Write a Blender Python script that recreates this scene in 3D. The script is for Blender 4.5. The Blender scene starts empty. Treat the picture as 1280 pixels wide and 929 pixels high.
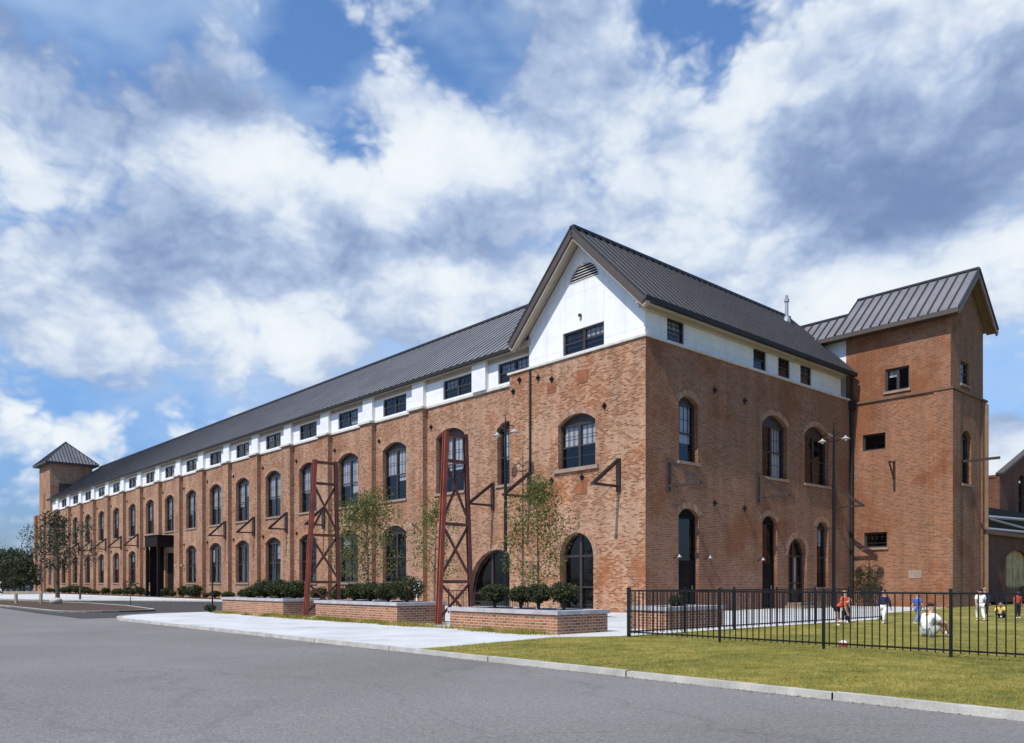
import bpy, bmesh, math, random
import numpy as np
from mathutils import Vector, Matrix
random.seed(7); rng = np.random.default_rng(7)
S = bpy.context.scene
COL = S.collection
R = math.radians

# ------------------------------------------------------------------ frame of the site
# local x runs along the short brick side, local y along the long brick front, origin at the mill's near corner
EYE = 1.25
CX, CY = 5.6419, 34.1892
UX, UY = -0.66537, 0.74651
VX, VY = 0.74651, 0.66537
TH = math.atan2(VY, VX)
def W(x, y, z=0.0):
    return Vector((CX + x*VX + y*UX, CY + x*VY + y*UY, z))

# ------------------------------------------------------------------ materials
def nt(name):
    m = bpy.data.materials.new(name); m.use_nodes = True
    t = m.node_tree; return m, t, t.nodes['Principled BSDF'], t.nodes, t.links
def ramp(N, cols):
    r = N.new('ShaderNodeValToRGB')
    e = r.color_ramp.elements
    e[0].position, e[0].color = cols[0][0], (*cols[0][1], 1)
    e[1].position, e[1].color = cols[-1][0], (*cols[-1][1], 1)
    for p, c in cols[1:-1]:
        q = e.new(p); q.color = (*c, 1)
    return r
def noise(N, L, vec, scale, detail=4, rough=.55):
    n = N.new('ShaderNodeTexNoise'); n.inputs['Scale'].default_value = scale
    n.inputs['Detail'].default_value = detail; n.inputs['Roughness'].default_value = rough
    if vec is not None: L.new(vec, n.inputs['Vector'])
    return n
def mixc(N, L, a, b, f, mode='MIX'):
    m = N.new('ShaderNodeMix'); m.data_type = 'RGBA'; m.blend_type = mode
    for s, i in ((f, 0), (a, 6), (b, 7)):
        if isinstance(s, (int, float)): m.inputs[i].default_value = s
        elif isinstance(s, tuple): m.inputs[i].default_value = (*s, 1)
        else: L.new(s, m.inputs[i])
    return m.outputs[2]
def bump(N, L, b, h, strength, dist):
    n = N.new('ShaderNodeBump'); n.inputs['Strength'].default_value = strength; n.inputs['Distance'].default_value = dist
    L.new(h, n.inputs['Height']); L.new(n.outputs[0], b.inputs['Normal'])

def plain(name, col, rough=.6, metal=0., var=.25, scale=3., spec=.5, fine=40.):
    m, t, b, N, L = nt(name)
    tc = N.new('ShaderNodeTexCoord')
    n1 = noise(N, L, tc.outputs['Object'], scale); n2 = noise(N, L, tc.outputs['Object'], fine, 2)
    lo = tuple(c*(1-var) for c in col); hi = tuple(min(1, c*(1+var)) for c in col)
    r = ramp(N, [(.3, lo), (.7, hi)]); L.new(n1.outputs[0], r.inputs[0])
    r2 = ramp(N, [(.3, (.85,)*3), (.7, (1.08,)*3)]); L.new(n2.outputs[0], r2.inputs[0])
    L.new(mixc(N, L, r.outputs[0], r2.outputs[0], 1., 'MULTIPLY'), b.inputs['Base Color'])
    b.inputs['Roughness'].default_value = rough; b.inputs['Metallic'].default_value = metal
    b.inputs['Specular IOR Level'].default_value = spec
    bump(N, L, b, n2.outputs[0], .15, .01)
    return m

def brick(name, base, rust, pale, bw=.215, bh=.075, mortar=(.33, .235, .165), seed=0., rustlo=.52, palelo=.52, msize=.011):
    m, t, b, N, L = nt(name)
    uv = N.new('ShaderNodeUVMap'); uv.uv_map = 'UVMap'
    mp = N.new('ShaderNodeMapping'); mp.inputs['Location'].default_value = (seed, seed*1.7, seed)
    L.new(uv.outputs[0], mp.inputs['Vector'])
    # slightly wavering courses
    bt = N.new('ShaderNodeTexBrick'); L.new(mp.outputs[0], bt.inputs['Vector'])
    bt.inputs['Scale'].default_value = 1.; bt.inputs['Brick Width'].default_value = bw; bt.inputs['Row Height'].default_value = bh
    bt.inputs['Mortar Size'].default_value = msize; bt.inputs['Mortar Smooth'].default_value = .2
    bt.inputs['Color1'].default_value = (0, 0, 0, 1); bt.inputs['Color2'].default_value = (1, 1, 1, 1); bt.inputs['Mortar'].default_value = (.5, .5, .5, 1)
    # brick to brick tone
    per = ramp(N, [(0, tuple(c*.62 for c in base)), (.35, base), (.7, tuple(min(1, c*1.2) for c in base)), (1, (base[0]*1.27, base[1]*1.32, base[2]*1.38))])
    L.new(bt.outputs['Color'], per.inputs[0])
    nb = noise(N, L, mp.outputs[0], .33, 6, .62)
    rr = ramp(N, [(rustlo, (0, 0, 0)), (rustlo+.12, (1, 1, 1))]); L.new(nb.outputs[0], rr.inputs[0])
    mulr = mixc(N, L, per.outputs[0], rust, .8)
    c1 = mixc(N, L, per.outputs[0], mulr, rr.outputs[0])
    mp2 = N.new('ShaderNodeMapping'); mp2.inputs['Location'].default_value = (seed+31, 17, 3); mp2.inputs['Scale'].default_value = (1, .8, 1)
    L.new(uv.outputs[0], mp2.inputs['Vector'])
    npale = noise(N, L, mp2.outputs[0], .45, 7, .7)
    pr = ramp(N, [(palelo, (0, 0, 0)), (palelo+.16, (.75, .75, .75))]); sepc = N.new('ShaderNodeMath'); sepc.operation = 'MULTIPLY_ADD'; sepc.inputs[1].default_value = .22; L.new(bt.outputs['Color'], sepc.inputs[0]); L.new(npale.outputs[0], sepc.inputs[2])
    sb = N.new('ShaderNodeMath'); sb.operation = 'SUBTRACT'; sb.inputs[1].default_value = .11; L.new(sepc.outputs[0], sb.inputs[0])
    L.new(sb.outputs[0], pr.inputs[0])
    c2 = mixc(N, L, c1, mixc(N, L, c1, pale, .85), pr.outputs[0])
    # streaks running down the wall
    mp3 = N.new('ShaderNodeMapping'); mp3.inputs['Scale'].default_value = (1.6, .13, 1); mp3.inputs['Location'].default_value = (seed+5, 9, 0)
    L.new(uv.outputs[0], mp3.inputs['Vector'])
    ns = noise(N, L, mp3.outputs[0], 1., 5, .6)
    sr = ramp(N, [(.34, (.60, .56, .53)), (.6, (1.06, 1.06, 1.06))]); L.new(ns.outputs[0], sr.inputs[0])
    c3 = mixc(N, L, c2, sr.outputs[0], .8, 'MULTIPLY')
    nf = noise(N, L, mp.outputs[0], 7., 4, .7)
    fr = ramp(N, [(.3, (.78, .76, .74)), (.7, (1.2, 1.2, 1.2))]); L.new(nf.outputs[0], fr.inputs[0])
    c3 = mixc(N, L, c3, fr.outputs[0], .85, 'MULTIPLY')
    mm = mixc(N, L, mortar, mixc(N, L, mortar, c3, .5), rr.outputs[0])
    cf = mixc(N, L, c3, mm, bt.outputs['Fac'])
    L.new(cf, b.inputs['Base Color']); b.inputs['Roughness'].default_value = .9; b.inputs['Specular IOR Level'].default_value = .25
    inv = N.new('ShaderNodeMath'); inv.operation = 'SUBTRACT'; inv.inputs[0].default_value = 1; L.new(bt.outputs['Fac'], inv.inputs[1])
    ad = N.new('ShaderNodeMath'); ad.operation = 'ADD'; L.new(inv.outputs[0], ad.inputs[0]); L.new(nf.outputs[0], ad.inputs[1])
    bump(N, L, b, ad.outputs[0], .6, .012)
    return m

def glass_mat():
    m, t, b, N, L = nt('window_glass')
    N.remove(b)
    out = N['Material Output']
    tr = N.new('ShaderNodeBsdfTransparent'); tr.inputs[0].default_value = (.74, .74, .74, 1)
    gl = N.new('ShaderNodeBsdfGlossy'); gl.inputs['Roughness'].default_value = .03; gl.inputs['Color'].default_value = (.9, .92, .95, 1)
    tc = N.new('ShaderNodeTexCoord'); n = noise(N, L, tc.outputs['Object'], .9, 2)
    bm_ = N.new('ShaderNodeBump'); bm_.inputs['Strength'].default_value = .06; bm_.inputs['Distance'].default_value = .2
    L.new(n.outputs[0], bm_.inputs['Height']); L.new(bm_.outputs[0], gl.inputs['Normal'])
    fr = N.new('ShaderNodeLayerWeight'); fr.inputs[0].default_value = .5
    pw = N.new('ShaderNodeMath'); pw.operation = 'POWER'; pw.inputs[1].default_value = 4.; L.new(fr.outputs['Facing'], pw.inputs[0])
    mul = N.new('ShaderNodeMath'); mul.operation = 'MULTIPLY_ADD'; mul.inputs[1].default_value = .8; mul.inputs[2].default_value = .05; L.new(pw.outputs[0], mul.inputs[0])
    mx = N.new('ShaderNodeMixShader'); L.new(mul.outputs[0], mx.inputs[0]); L.new(tr.outputs[0], mx.inputs[1]); L.new(gl.outputs[0], mx.inputs[2])
    L.new(mx.outputs[0], out.inputs[0])
    return m

def blind_mat():
    m, t, b, N, L = nt('window_blind')
    uv = N.new('ShaderNodeUVMap'); uv.uv_map = 'UVMap'
    wv = N.new('ShaderNodeTexWave'); wv.bands_direction = 'X'; wv.inputs['Scale'].default_value = 1.1; wv.inputs['Distortion'].default_value = .6
    L.new(uv.outputs[0], wv.inputs['Vector'])
    r = ramp(N, [(0, (.36, .39, .45)), (.5, (.54, .57, .62)), (1, (.64, .66, .68))]); L.new(wv.outputs[0], r.inputs[0])
    L.new(r.outputs[0], b.inputs['Base Color']); b.inputs['Roughness'].default_value = .9
    return m

def leaf_mat(name, c1, c2, c3):
    m, t, b, N, L = nt(name)
    tc = N.new('ShaderNodeTexCoord')
    n = noise(N, L, tc.outputs['Object'], 1.6, 3); n2 = noise(N, L, tc.outputs['Object'], 23., 2)
    ad = N.new('ShaderNodeMath'); ad.operation = 'MULTIPLY_ADD'; ad.inputs[1].default_value = .5; L.new(n2.outputs[0], ad.inputs[0])
    h = N.new('ShaderNodeMath'); h.operation = 'MULTIPLY'; h.inputs[1].default_value = .5; L.new(n.outputs[0], h.inputs[0]); L.new(h.outputs[0], ad.inputs[2])
    r = ramp(N, [(.32, c1), (.5, c2), (.66, c3)]); L.new(ad.outputs[0], r.inputs[0])
    L.new(r.outputs[0], b.inputs['Base Color']); b.inputs['Roughness'].default_value = .55; b.inputs['Specular IOR Level'].default_value = .3
    tl = N.new('ShaderNodeBsdfTranslucent'); L.new(r.outputs[0], tl.inputs[0])
    mx = N.new('ShaderNodeMixShader'); mx.inputs[0].default_value = .3
    L.new(b.outputs[0], mx.inputs[1]); L.new(tl.outputs[0], mx.inputs[2]); L.new(mx.outputs[0], N['Material Output'].inputs[0])
    return m

def ground_mat(name, cols, s1=.25, s2=6., s3=60., rough=.95, bs=.3, bd=.02, cracks=0.):
    m, t, b, N, L = nt(name)
    tc = N.new('ShaderNodeTexCoord'); v = tc.outputs['Object']
    n1 = noise(N, L, v, s1, 6, .6); n2 = noise(N, L, v, s2, 5, .65); n3 = noise(N, L, v, s3, 2, .6)
    r = ramp(N, cols); 
    a = N.new('ShaderNodeMath'); a.operation = 'MULTIPLY_ADD'; a.inputs[1].default_value = .45; L.new(n2.outputs[0], a.inputs[0])
    h = N.new('ShaderNodeMath'); h.operation = 'MULTIPLY'; h.inputs[1].default_value = .55; L.new(n1.outputs[0], h.inputs[0]); L.new(h.outputs[0], a.inputs[2])
    L.new(a.outputs[0], r.inputs[0])
    r3 = ramp(N, [(.3, (.72,)*3), (.7, (1.28,)*3)]); L.new(n3.outputs[0], r3.inputs[0])
    c = mixc(N, L, r.outputs[0], r3.outputs[0], .8, 'MULTIPLY')
    if cracks:
        n4 = noise(N, L, v, .8, 3)
        dv = N.new('ShaderNodeVectorMath'); dv.operation = 'MULTIPLY_ADD'; dv.inputs[1].default_value = (.8, .8, .8)
        L.new(n4.outputs['Color'], dv.inputs[0]); L.new(v, dv.inputs[2])
        vo = N.new('ShaderNodeTexVoronoi'); vo.feature = 'DISTANCE_TO_EDGE'; vo.inputs['Scale'].default_value = .16; L.new(dv.outputs[0], vo.inputs['Vector'])
        cr = ramp(N, [(0, (.55,)*3), (.006, (1,)*3)]); L.new(vo.outputs[0], cr.inputs[0])
        c = mixc(N, L, c, cr.outputs[0], cracks, 'MULTIPLY')
    L.new(c, b.inputs['Base Color']); b.inputs['Roughness'].default_value = rough; b.inputs['Specular IOR Level'].default_value = .3
    ad = N.new('ShaderNodeMath'); ad.operation = 'ADD'; L.new(n2.outputs[0], ad.inputs[0]); L.new(n3.outputs[0], ad.inputs[1])
    bump(N, L, b, ad.outputs[0], bs, bd)
    return m

def concrete_mat():
    m, t, b, N, L = nt('pale_concrete')
    tc = N.new('ShaderNodeTexCoord'); v = tc.outputs['Object']
    n1 = noise(N, L, v, .5, 6, .65); n2 = noise(N, L, v, 30, 3)
    r = ramp(N, [(.3, (.42, .415, .40)), (.5, (.56, .56, .545)), (.7, (.64, .64, .625))]); L.new(n1.outputs[0], r.inputs[0])
    r3 = ramp(N, [(.3, (.88,)*3), (.7, (1.06,)*3)]); L.new(n2.outputs[0], r3.inputs[0])
    c = mixc(N, L, r.outputs[0], r3.outputs[0], 1., 'MULTIPLY')
    bt = N.new('ShaderNodeTexBrick'); L.new(v, bt.inputs['Vector']); bt.offset = 0.
    bt.inputs['Scale'].default_value = 1; bt.inputs['Brick Width'].default_value = 1.8; bt.inputs['Row Height'].default_value = 1.8; bt.inputs['Mortar Size'].default_value = .012
    c = mixc(N, L, c, (.33, .32, .30), bt.outputs['Fac'])
    L.new(c, b.inputs['Base Color']); b.inputs['Roughness'].default_value = .85
    bump(N, L, b, n2.outputs[0], .15, .005)
    return m

M = {}
M['brick'] = brick('mill_brick', (.300, .128, .062), (.27, .080, .023), (.47, .30, .20), seed=0., rustlo=.54, palelo=.43)
M['brick_orange'] = brick('rust_brick', (.295, .112, .045), (.285, .078, .018), (.55, .37, .25), seed=13.3, rustlo=.48, palelo=.43)
M['brick_brown'] = brick('brown_brick', (.250, .094, .042), (.21, .062, .018), (.32, .18, .11), seed=41.7, rustlo=.50, palelo=.58)
M['brick_shaded'] = brick('shaded_dark_brick', (.150, .052, .028), (.13, .036, .012), (.2, .11, .07), seed=77., rustlo=.5, palelo=.6, mortar=(.16, .11, .08))  # darker brick, the shade on the right-hand neighbours put into its colour
M['brick_planter'] = brick('planter_brick', (.33, .125, .055), (.30, .095, .035), (.38, .19, .11), seed=3.1, mortar=(.42, .33, .25), rustlo=.6, palelo=.62, msize=.013)
M['arch_brick'] = brick('arch_brick', (.38, .19, .12), (.33, .13, .06), (.52, .38, .3), bw=.075, bh=.24, seed=8., rustlo=.6)
def cladding():
    m, t, b, N, L = nt('white_cladding')
    uv = N.new('ShaderNodeUVMap'); uv.uv_map = 'UVMap'
    mp = N.new('ShaderNodeMapping'); mp.inputs['Scale'].default_value = (3.5, .35, 1); L.new(uv.outputs[0], mp.inputs['Vector'])
    n1 = noise(N, L, mp.outputs[0], 1., 5, .65); n2 = noise(N, L, uv.outputs[0], 1.1, 4)
    r = ramp(N, [(.26, (.68, .675, .66)), (.5, (.75, .75, .75)), (.7, (.77, .77, .775))]); L.new(n1.outputs[0], r.inputs[0])
    r2 = ramp(N, [(.3, (.93,)*3), (.6, (1.02,)*3)]); L.new(n2.outputs[0], r2.inputs[0])
    c = mixc(N, L, r.outputs[0], r2.outputs[0], 1., 'MULTIPLY')
    bt = N.new('ShaderNodeTexBrick'); L.new(uv.outputs[0], bt.inputs['Vector']); bt.offset = 0.; bt.inputs['Scale'].default_value = 1
    bt.inputs['Brick Width'].default_value = 1.22; bt.inputs['Row Height'].default_value = 2.44; bt.inputs['Mortar Size'].default_value = .008
    L.new(mixc(N, L, c, (.50, .50, .51), bt.outputs['Fac']), b.inputs['Base Color']); b.inputs['Roughness'].default_value = .75
    bump(N, L, b, n2.outputs[0], .1, .02); return m
M['white_panel'] = cladding()
M['beige'] = plain('beige_trim', (.40, .34, .265), .65, var=.08)
M['coping'] = plain('stone_coping', (.58, .55, .50), .8, var=.15)
M['sill'] = plain('stone_sill', (.29, .205, .15), .85, var=.2)
M['frame'] = plain('dark_window_frame', (.040, .028, .024), .5, var=.2)
M['glass'] = glass_mat()
M['blind'] = blind_mat()
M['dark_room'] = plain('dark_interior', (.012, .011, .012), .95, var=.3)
M['dark_wood'] = plain('dark_painted_wood', (.014, .010, .009), .8, var=.3, spec=.12)
M['roof'] = plain('grey_metal_roof', (.175, .170, .175), .5, .0, var=.18, scale=.5)
M['seam'] = plain('roof_seam', (.045, .044, .047), .45, .3, var=.15)
M['gutter'] = plain('dark_gutter', (.010, .009, .009), .7, .0, var=.2)
M['black_metal'] = plain('black_metal', (.012, .012, .013), .4, .4, var=.2)
M['rusty_steel'] = plain('weathered_steel', (.05, .036, .032), .6, .3, var=.4)
M['red_steel'] = plain('red_oxide_steel', (.27, .060, .030), .6, .1, var=.35, scale=2.)
M['red_shaded'] = plain('shaded_red_steel', (.12, .036, .023), .65, .1, var=.4, scale=2.)  # shade on the far leg and bracing painted in as a darker red
M['concrete'] = concrete_mat()
M['kerb'] = plain('kerb_concrete', (.45, .42, .37), .9, var=.2)
M['cap'] = plain('planter_cap_stone', (.40, .38, .38), .8, var=.2)
M['soil'] = plain('dark_mulch', (.035, .022, .015), 1., var=.5, scale=8)
M['asphalt'] = ground_mat('grey_asphalt', [(.34, (.140, .129, .119)), (.5, (.192, .178, .166)), (.66, (.238, .223, .210))], s1=.16, s2=14., s3=38., bs=.8, bd=.014, cracks=.3)
M['drive'] = ground_mat('dark_asphalt', [(.3, (.045, .042, .040)), (.7, (.075, .07, .066))], s1=.2, s2=5., s3=90., bs=.3, bd=.012)
M['grass'] = ground_mat('lawn_soil', [(.38, (.092, .105, .018)), (.5, (.215, .19, .034)), (.62, (.37, .285, .07))], s1=.6, s2=3., s3=35., bs=.8, bd=.03)
M['blade'] = leaf_mat('grass_blade', (.12, .13, .018), (.29, .25, .04), (.46, .36, .10))
M['earth'] = ground_mat('far_earth', [(.3, (.05, .06, .02)), (.7, (.11, .10, .05))], s1=.02, s2=.4, s3=6.)
M['mulch'] = ground_mat('bark_mulch', [(.3, (.05, .03, .02)), (.7, (.12, .08, .055))], s1=1., s2=9., s3=50., bs=.8, bd=.03)
M['leaf_young'] = leaf_mat('young_tree_leaves', (.055, .07, .015), (.115, .125, .028), (.21, .205, .06))
M['leaf_shrub'] = leaf_mat('shrub_leaves', (.020, .027, .009), (.045, .056, .017), (.095, .10, .032))
M['leaf_dark'] = leaf_mat('dark_tree_leaves', (.016, .023, .010), (.036, .048, .02), (.07, .08, .035))
M['bark'] = plain('grey_bark', (.10, .075, .055), .95, var=.35, scale=5)
M['rock'] = plain('pale_boulder_stone', (.48, .43, .36), .9, var=.25)
M['timber'] = plain('weathered_timber', (.36, .29, .2), .85, var=.25)
M['white_paint'] = plain('white_paint', (.8, .8, .78), .5, var=.05)
M['tan_metal'] = plain('tan_downpipe', (.22, .14, .085), .6, var=.15)
M['galv'] = plain('galvanised_steel', (.42, .42, .43), .45, .5, var=.12)
M['pale_board'] = plain('weathered_board', (.50, .36, .15), .8, var=.3, scale=1.5)
M['eave_brown'] = plain('dark_brown_eave', (.075, .055, .045), .6, var=.15)
M['course'] = plain('brown_stone_course', (.17, .095, .06), .9, var=.2)
M['patch'] = plain('rust_patch', (.24, .085, .035), .9, var=.3)
M['pier'] = plain('cream_cladding', (.73, .72, .69), .7, var=.06)
M['shade'] = plain('enamel_lamp_shade', (.40, .38, .35), .4, var=.08)

# ------------------------------------------------------------------ mesh builder
class MB:
    def __init__(s): s.v = []; s.f = []; s.m = []
    def face(s, pts, mi=0):
        i = len(s.v); s.v += [tuple(p) for p in pts]; s.f.append(tuple(range(i, i+len(pts)))); s.m.append(mi)
    def mesh(s, verts, faces, mi=0):
        i = len(s.v); s.v += [tuple(p) for p in verts]
        for f in faces: s.f.append(tuple(i+k for k in f)); s.m.append(mi)
    def box(s, x0, x1, y0, y1, z0, z1, mi=0):
        if x0 > x1: x0, x1 = x1, x0
        if y0 > y1: y0, y1 = y1, y0
        if z0 > z1: z0, z1 = z1, z0
        v = [(x0,y0,z0),(x1,y0,z0),(x1,y1,z0),(x0,y1,z0),(x0,y0,z1),(x1,y0,z1),(x1,y1,z1),(x0,y1,z1)]
        s.mesh(v, [(3,2,1,0),(4,5,6,7),(0,1,5,4),(1,2,6,5),(2,3,7,6),(3,0,4,7)], mi)
    def bar(s, a, b, w, h=None, up=(0,0,1), mi=0):
        a, b = Vector(a), Vector(b); h = h or w
        d = (b-a).normalized(); up = Vector(up)
        if abs(d.dot(up)) > .99: up = Vector((1,0,0))
        r = d.cross(up).normalized(); u = r.cross(d).normalized()
        r *= w/2; u *= h/2
        v = [a-r-u, a+r-u, a+r+u, a-r+u, b-r-u, b+r-u, b+r+u, b-r+u]
        s.mesh(v, [(0,1,2,3),(7,6,5,4),(0,4,5,1),(1,5,6,2),(2,6,7,3),(3,7,4,0)], mi)
    def tube(s, pts, rad, n=8, mi=0, cap=True):
        pts = [Vector(p) for p in pts]
        if not hasattr(rad, '__len__'): rad = [rad]*len(pts)
        rings = []
        for i, p in enumerate(pts):
            d = (pts[min(i+1, len(pts)-1)] - pts[max(i-1, 0)]).normalized()
            up = Vector((0,0,1)) if abs(d.z) < .95 else Vector((1,0,0))
            a = d.cross(up).normalized(); b = d.cross(a).normalized()
            rings.append([p + (a*math.cos(t)+b*math.sin(t))*rad[i] for t in [2*math.pi*k/n for k in range(n)]])
        base = len(s.v)
        for r in rings: s.v += [tuple(q) for q in r]
        for i in range(len(rings)-1):
            for k in range(n):
                k2 = (k+1) % n
                s.f.append((base+i*n+k, base+i*n+k2, base+(i+1)*n+k2, base+(i+1)*n+k)); s.m.append(mi)
        if cap:
            s.f.append(tuple(base+k for k in range(n))[::-1]); s.m.append(mi)
            s.f.append(tuple(base+(len(rings)-1)*n+k for k in range(n))); s.m.append(mi)
    def lathe(s, prof, c=(0,0,0), n=16, mi=0):
        base = len(s.v)
        for r, z in prof:
            for k in range(n):
                t = 2*math.pi*k/n; s.v.append((c[0]+r*math.cos(t), c[1]+r*math.sin(t), c[2]+z))
        for i in range(len(prof)-1):
            for k in range(n):
                k2 = (k+1) % n
                s.f.append((base+i*n+k, base+i*n+k2, base+(i+1)*n+k2, base+(i+1)*n+k)); s.m.append(mi)
    def prism(s, pts, z0, z1, mi=0, mside=None):
        n = len(pts)
        if mside is None: mside = mi
        s.face([(p[0], p[1], z1) for p in pts], mi)
        for i in range(n):
            a, b = pts[i], pts[(i+1) % n]
            s.face([(a[0],a[1],z0),(b[0],b[1],z0),(b[0],b[1],z1),(a[0],a[1],z1)], mside)
    def build(s, name, mats, parent=None, smooth=False, loc=None, rot=None):
        me = bpy.data.meshes.new(name); me.from_pydata(s.v, [], s.f)
        if not isinstance(mats, (list, tuple)): mats = [mats]
        for m in mats: me.materials.append(m)
        me.polygons.foreach_set('material_index', s.m)
        uvl = me.uv_layers.new(name='UVMap')
        me.update()
        nl = len(me.loops)
        co = np.empty(len(me.vertices)*3); me.vertices.foreach_get('co', co); co = co.reshape(-1, 3)
        li = np.empty(nl, int); me.loops.foreach_get('vertex_index', li)
        pn = np.empty(len(me.polygons)*3); me.polygons.foreach_get('normal', pn); pn = np.abs(pn.reshape(-1, 3))
        pt = np.empty(len(me.polygons), int); me.polygons.foreach_get('loop_total', pt)
        ln = np.repeat(pn, pt, axis=0); p = co[li]
        uv = np.empty((nl, 2))
        top = ln[:, 2] > .75; xs = (ln[:, 0] > ln[:, 1]) & ~top; ys = ~top & ~xs
        uv[top] = p[top][:, :2]; uv[xs] = p[xs][:, 1:]; uv[ys] = p[ys][:, [0, 2]]
        uvl.data.foreach_set('uv', uv.ravel())
        if smooth: me.polygons.foreach_set('use_smooth', [True]*len(me.polygons))
        o = bpy.data.objects.new(name, me); COL.objects.link(o)
        if parent: o.parent = parent
        if loc is not None: o.location = loc
        if rot is not None: o.rotation_euler = (0, 0, rot)
        return o
def site(o):   # put a mesh built in site coordinates where it stands
    o.location = (CX, CY, 0); o.rotation_euler = (0, 0, TH); return o
def tag(o, label=None, cat=None, group=None, kind=None):
    for k, v in (('label', label), ('category', cat), ('group', group), ('kind', kind)):
        if v: o[k] = v
    return o
def empty(name, x, y, z=0, rz=0., label=None, cat=None, group=None):
    o = bpy.data.objects.new(name, None); COL.objects.link(o); o.empty_display_size = .3
    o.location = W(x, y, z); o.rotation_euler = (0, 0, TH+rz); return tag(o, label, cat, group)
def struct(name, mb, mats):
    o = mb.build(name, mats); site(o); o['kind'] = 'structure'; return o
def copy_tree(o, parent=None):
    c = o.copy(); COL.objects.link(c)
    if parent: c.parent = parent
    for ch in list(o.children): copy_tree(ch, c)
    return c

# ------------------------------------------------------------------ ground
g = MB(); n = 64
g.face([(1800*math.cos(2*math.pi*k/n), 1800*math.sin(2*math.pi*k/n), -.30) for k in range(n)])
o = g.build('ground', M['earth']); o['kind'] = 'structure'

KV = -18.1       # kerb line along the road
g = MB(); g.face([(-70, -160, -.072), (KV+.5, -160, -.072), (KV+.5, 160, -.072), (-70, 160, -.072)])
struct('road', g, M['asphalt'])
g = MB(); g.face([(KV-.6, 12, -.066), (-2, 12, -.066), (-2, 150, -.066), (-14, 150, -.066), (-14, 58, -.066), (-18, 40, -.066), (KV-.6, 19, -.066)])
struct('driveway', g, M['drive'])

def arc(cx, cy, r, a0, a1, n=8):
    return [(cx+r*math.cos(R(a0+(a1-a0)*i/n)), cy+r*math.sin(R(a0+(a1-a0)*i/n))) for i in range(n+1)]
KW = .11
walk = [(KV+KW, -9.0), (KV+KW, 9.6)] + arc(-13.6, 9.9, 4.2, 176, 92) + [(-11, 14.4), (-8, 17.5), (-4.2, 30), (-3.2, 37), (-6.5, 43), (-10.5, 49), (-13.5, 58), (-13.5, 140), (.72, 140), (.72, 8.6), (-.0, 8.6), (-.02, -.02), (18.5, -.02), (18.5, -5.3), (8, -6.6), (1.3, -9.15), (-12.2, -9.15), (-13.7, -8.35), (-17.2, -8.95)]
g = MB(); g.prism(walk[::-1], -.2, 0.0); struct('sidewalk', g, M['concrete'])

lawn = [(KV+KW, -160), (KV+KW, -9.0), (-17.2, -8.95), (-13.7, -8.35), (-12.2, -9.15), (1.3, -9.15), (8, -6.6), (18.5, -5.3), (60, -5.3), (60, -160)]
g = MB(); g.prism(lawn, -.2, .012); struct('lawn', g, M['grass'])

def strip(path, w, z0, z1, mb):
    # kerb of width w lying to the left of the path
    L_ = []; n = len(path)
    for i, p in enumerate(path):
        a = Vector(path[max(i-1, 0)]); b = Vector(path[min(i+1, n-1)]); d = (b-a).normalized()
        L_.append((p[0]-d.y*w, p[1]+d.x*w))
    for i in range(n-1):
        a, b, c, d = path[i], path[i+1], L_[i+1], L_[i]
        mb.face([(*a, z1), (*b, z1), (*c, z1), (*d, z1)]); mb.face([(*a, z0), (*b, z0), (*b, z1), (*a, z1)]); mb.face([(*d, z0), (*c, z0), (*c, z1), (*d, z1)])
kb = MB()
yk = -60.
while yk < 9.5:                                   # kerb stones with open joints
    ye = min(yk+3.05, 9.6); strip([(KV+KW, yk), (KV+KW, ye-.022)], KW, -.16, .014+.004*math.sin(yk*3), kb)
    kb.face([(KV, ye-.022, -.16), (KV+KW, ye-.022, -.16), (KV+KW, ye-.022, .012), (KV, ye-.022, .012)]); yk = ye
strip([(KV+KW, 9.6)] + arc(-13.6, 9.9, 4.2, 176, 92) + [(-11, 14.4), (-8, 17.5), (-4.2, 30), (-3.2, 37), (-6.5, 43), (-10.5, 49), (-13.5, 58), (-13.5, 140)], KW, -.16, .014, kb)
island = arc(-15.7, 20.2, 2.2, 180, 360, 10) + [(-12.6, 27), (-12.4, 36), (-15.6, 56), (-17.9, 58), (-17.9, 30)]
strip(island + [island[0]], KW, -.16, .03, kb)
struct('kerb', kb, M['kerb'])
g = MB(); g.prism(island, -.15, .012); struct('planting_island', g, M['mulch'])
g = MB(); g.prism([(.7, 17.0), (.7, 101), (-1.5, 101), (-1.5, 17.0)], -.1, .03); struct('planting_bed', g, M['mulch'])

# mown grass: short blades, thickest near the road, one countless mass
def blades(n, region, h0, h1, w, holes=None):
    V = []; F = []
    k = 0
    pts = region(n)
    hh = rng.uniform(h0, h1, len(pts)); an = rng.uniform(0, 2*math.pi, len(pts)); le = rng.normal(0, .45, (len(pts), 2))
    for (x, y), h, a, l in zip(pts, hh, an, le):
        dx, dy = math.cos(a)*w, math.sin(a)*w
        V += [(x-dx, y-dy, .0), (x+dx, y+dy, .0), (x+l[0]*h, y+l[1]*h, h)]; F.append((k, k+1, k+2)); k += 3
    mb = MB(); mb.v = V; mb.f = F; mb.m = [0]*len(F); return mb
def reg_lawn(n):
    # density falls off with distance from the road corner
    out = []
    while len(out) < n:
        x = rng.uniform(KV+KW+.03, -2, 20000); y = rng.uniform(-27, -8.4, 20000)
        d = np.hypot(CX+x*VX+y*UX, CY+x*VY+y*UY)
        keep = rng.uniform(0, 1, 20000) < np.clip((9./d)**1.6, 0, 1)
        edge = np.where(x < -13.7, -8.95+(x+17.2)*.17, -9.2)
        keep &= y < edge - .02
        out += list(zip(x[keep], y[keep]))
    return out[:n]
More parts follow.
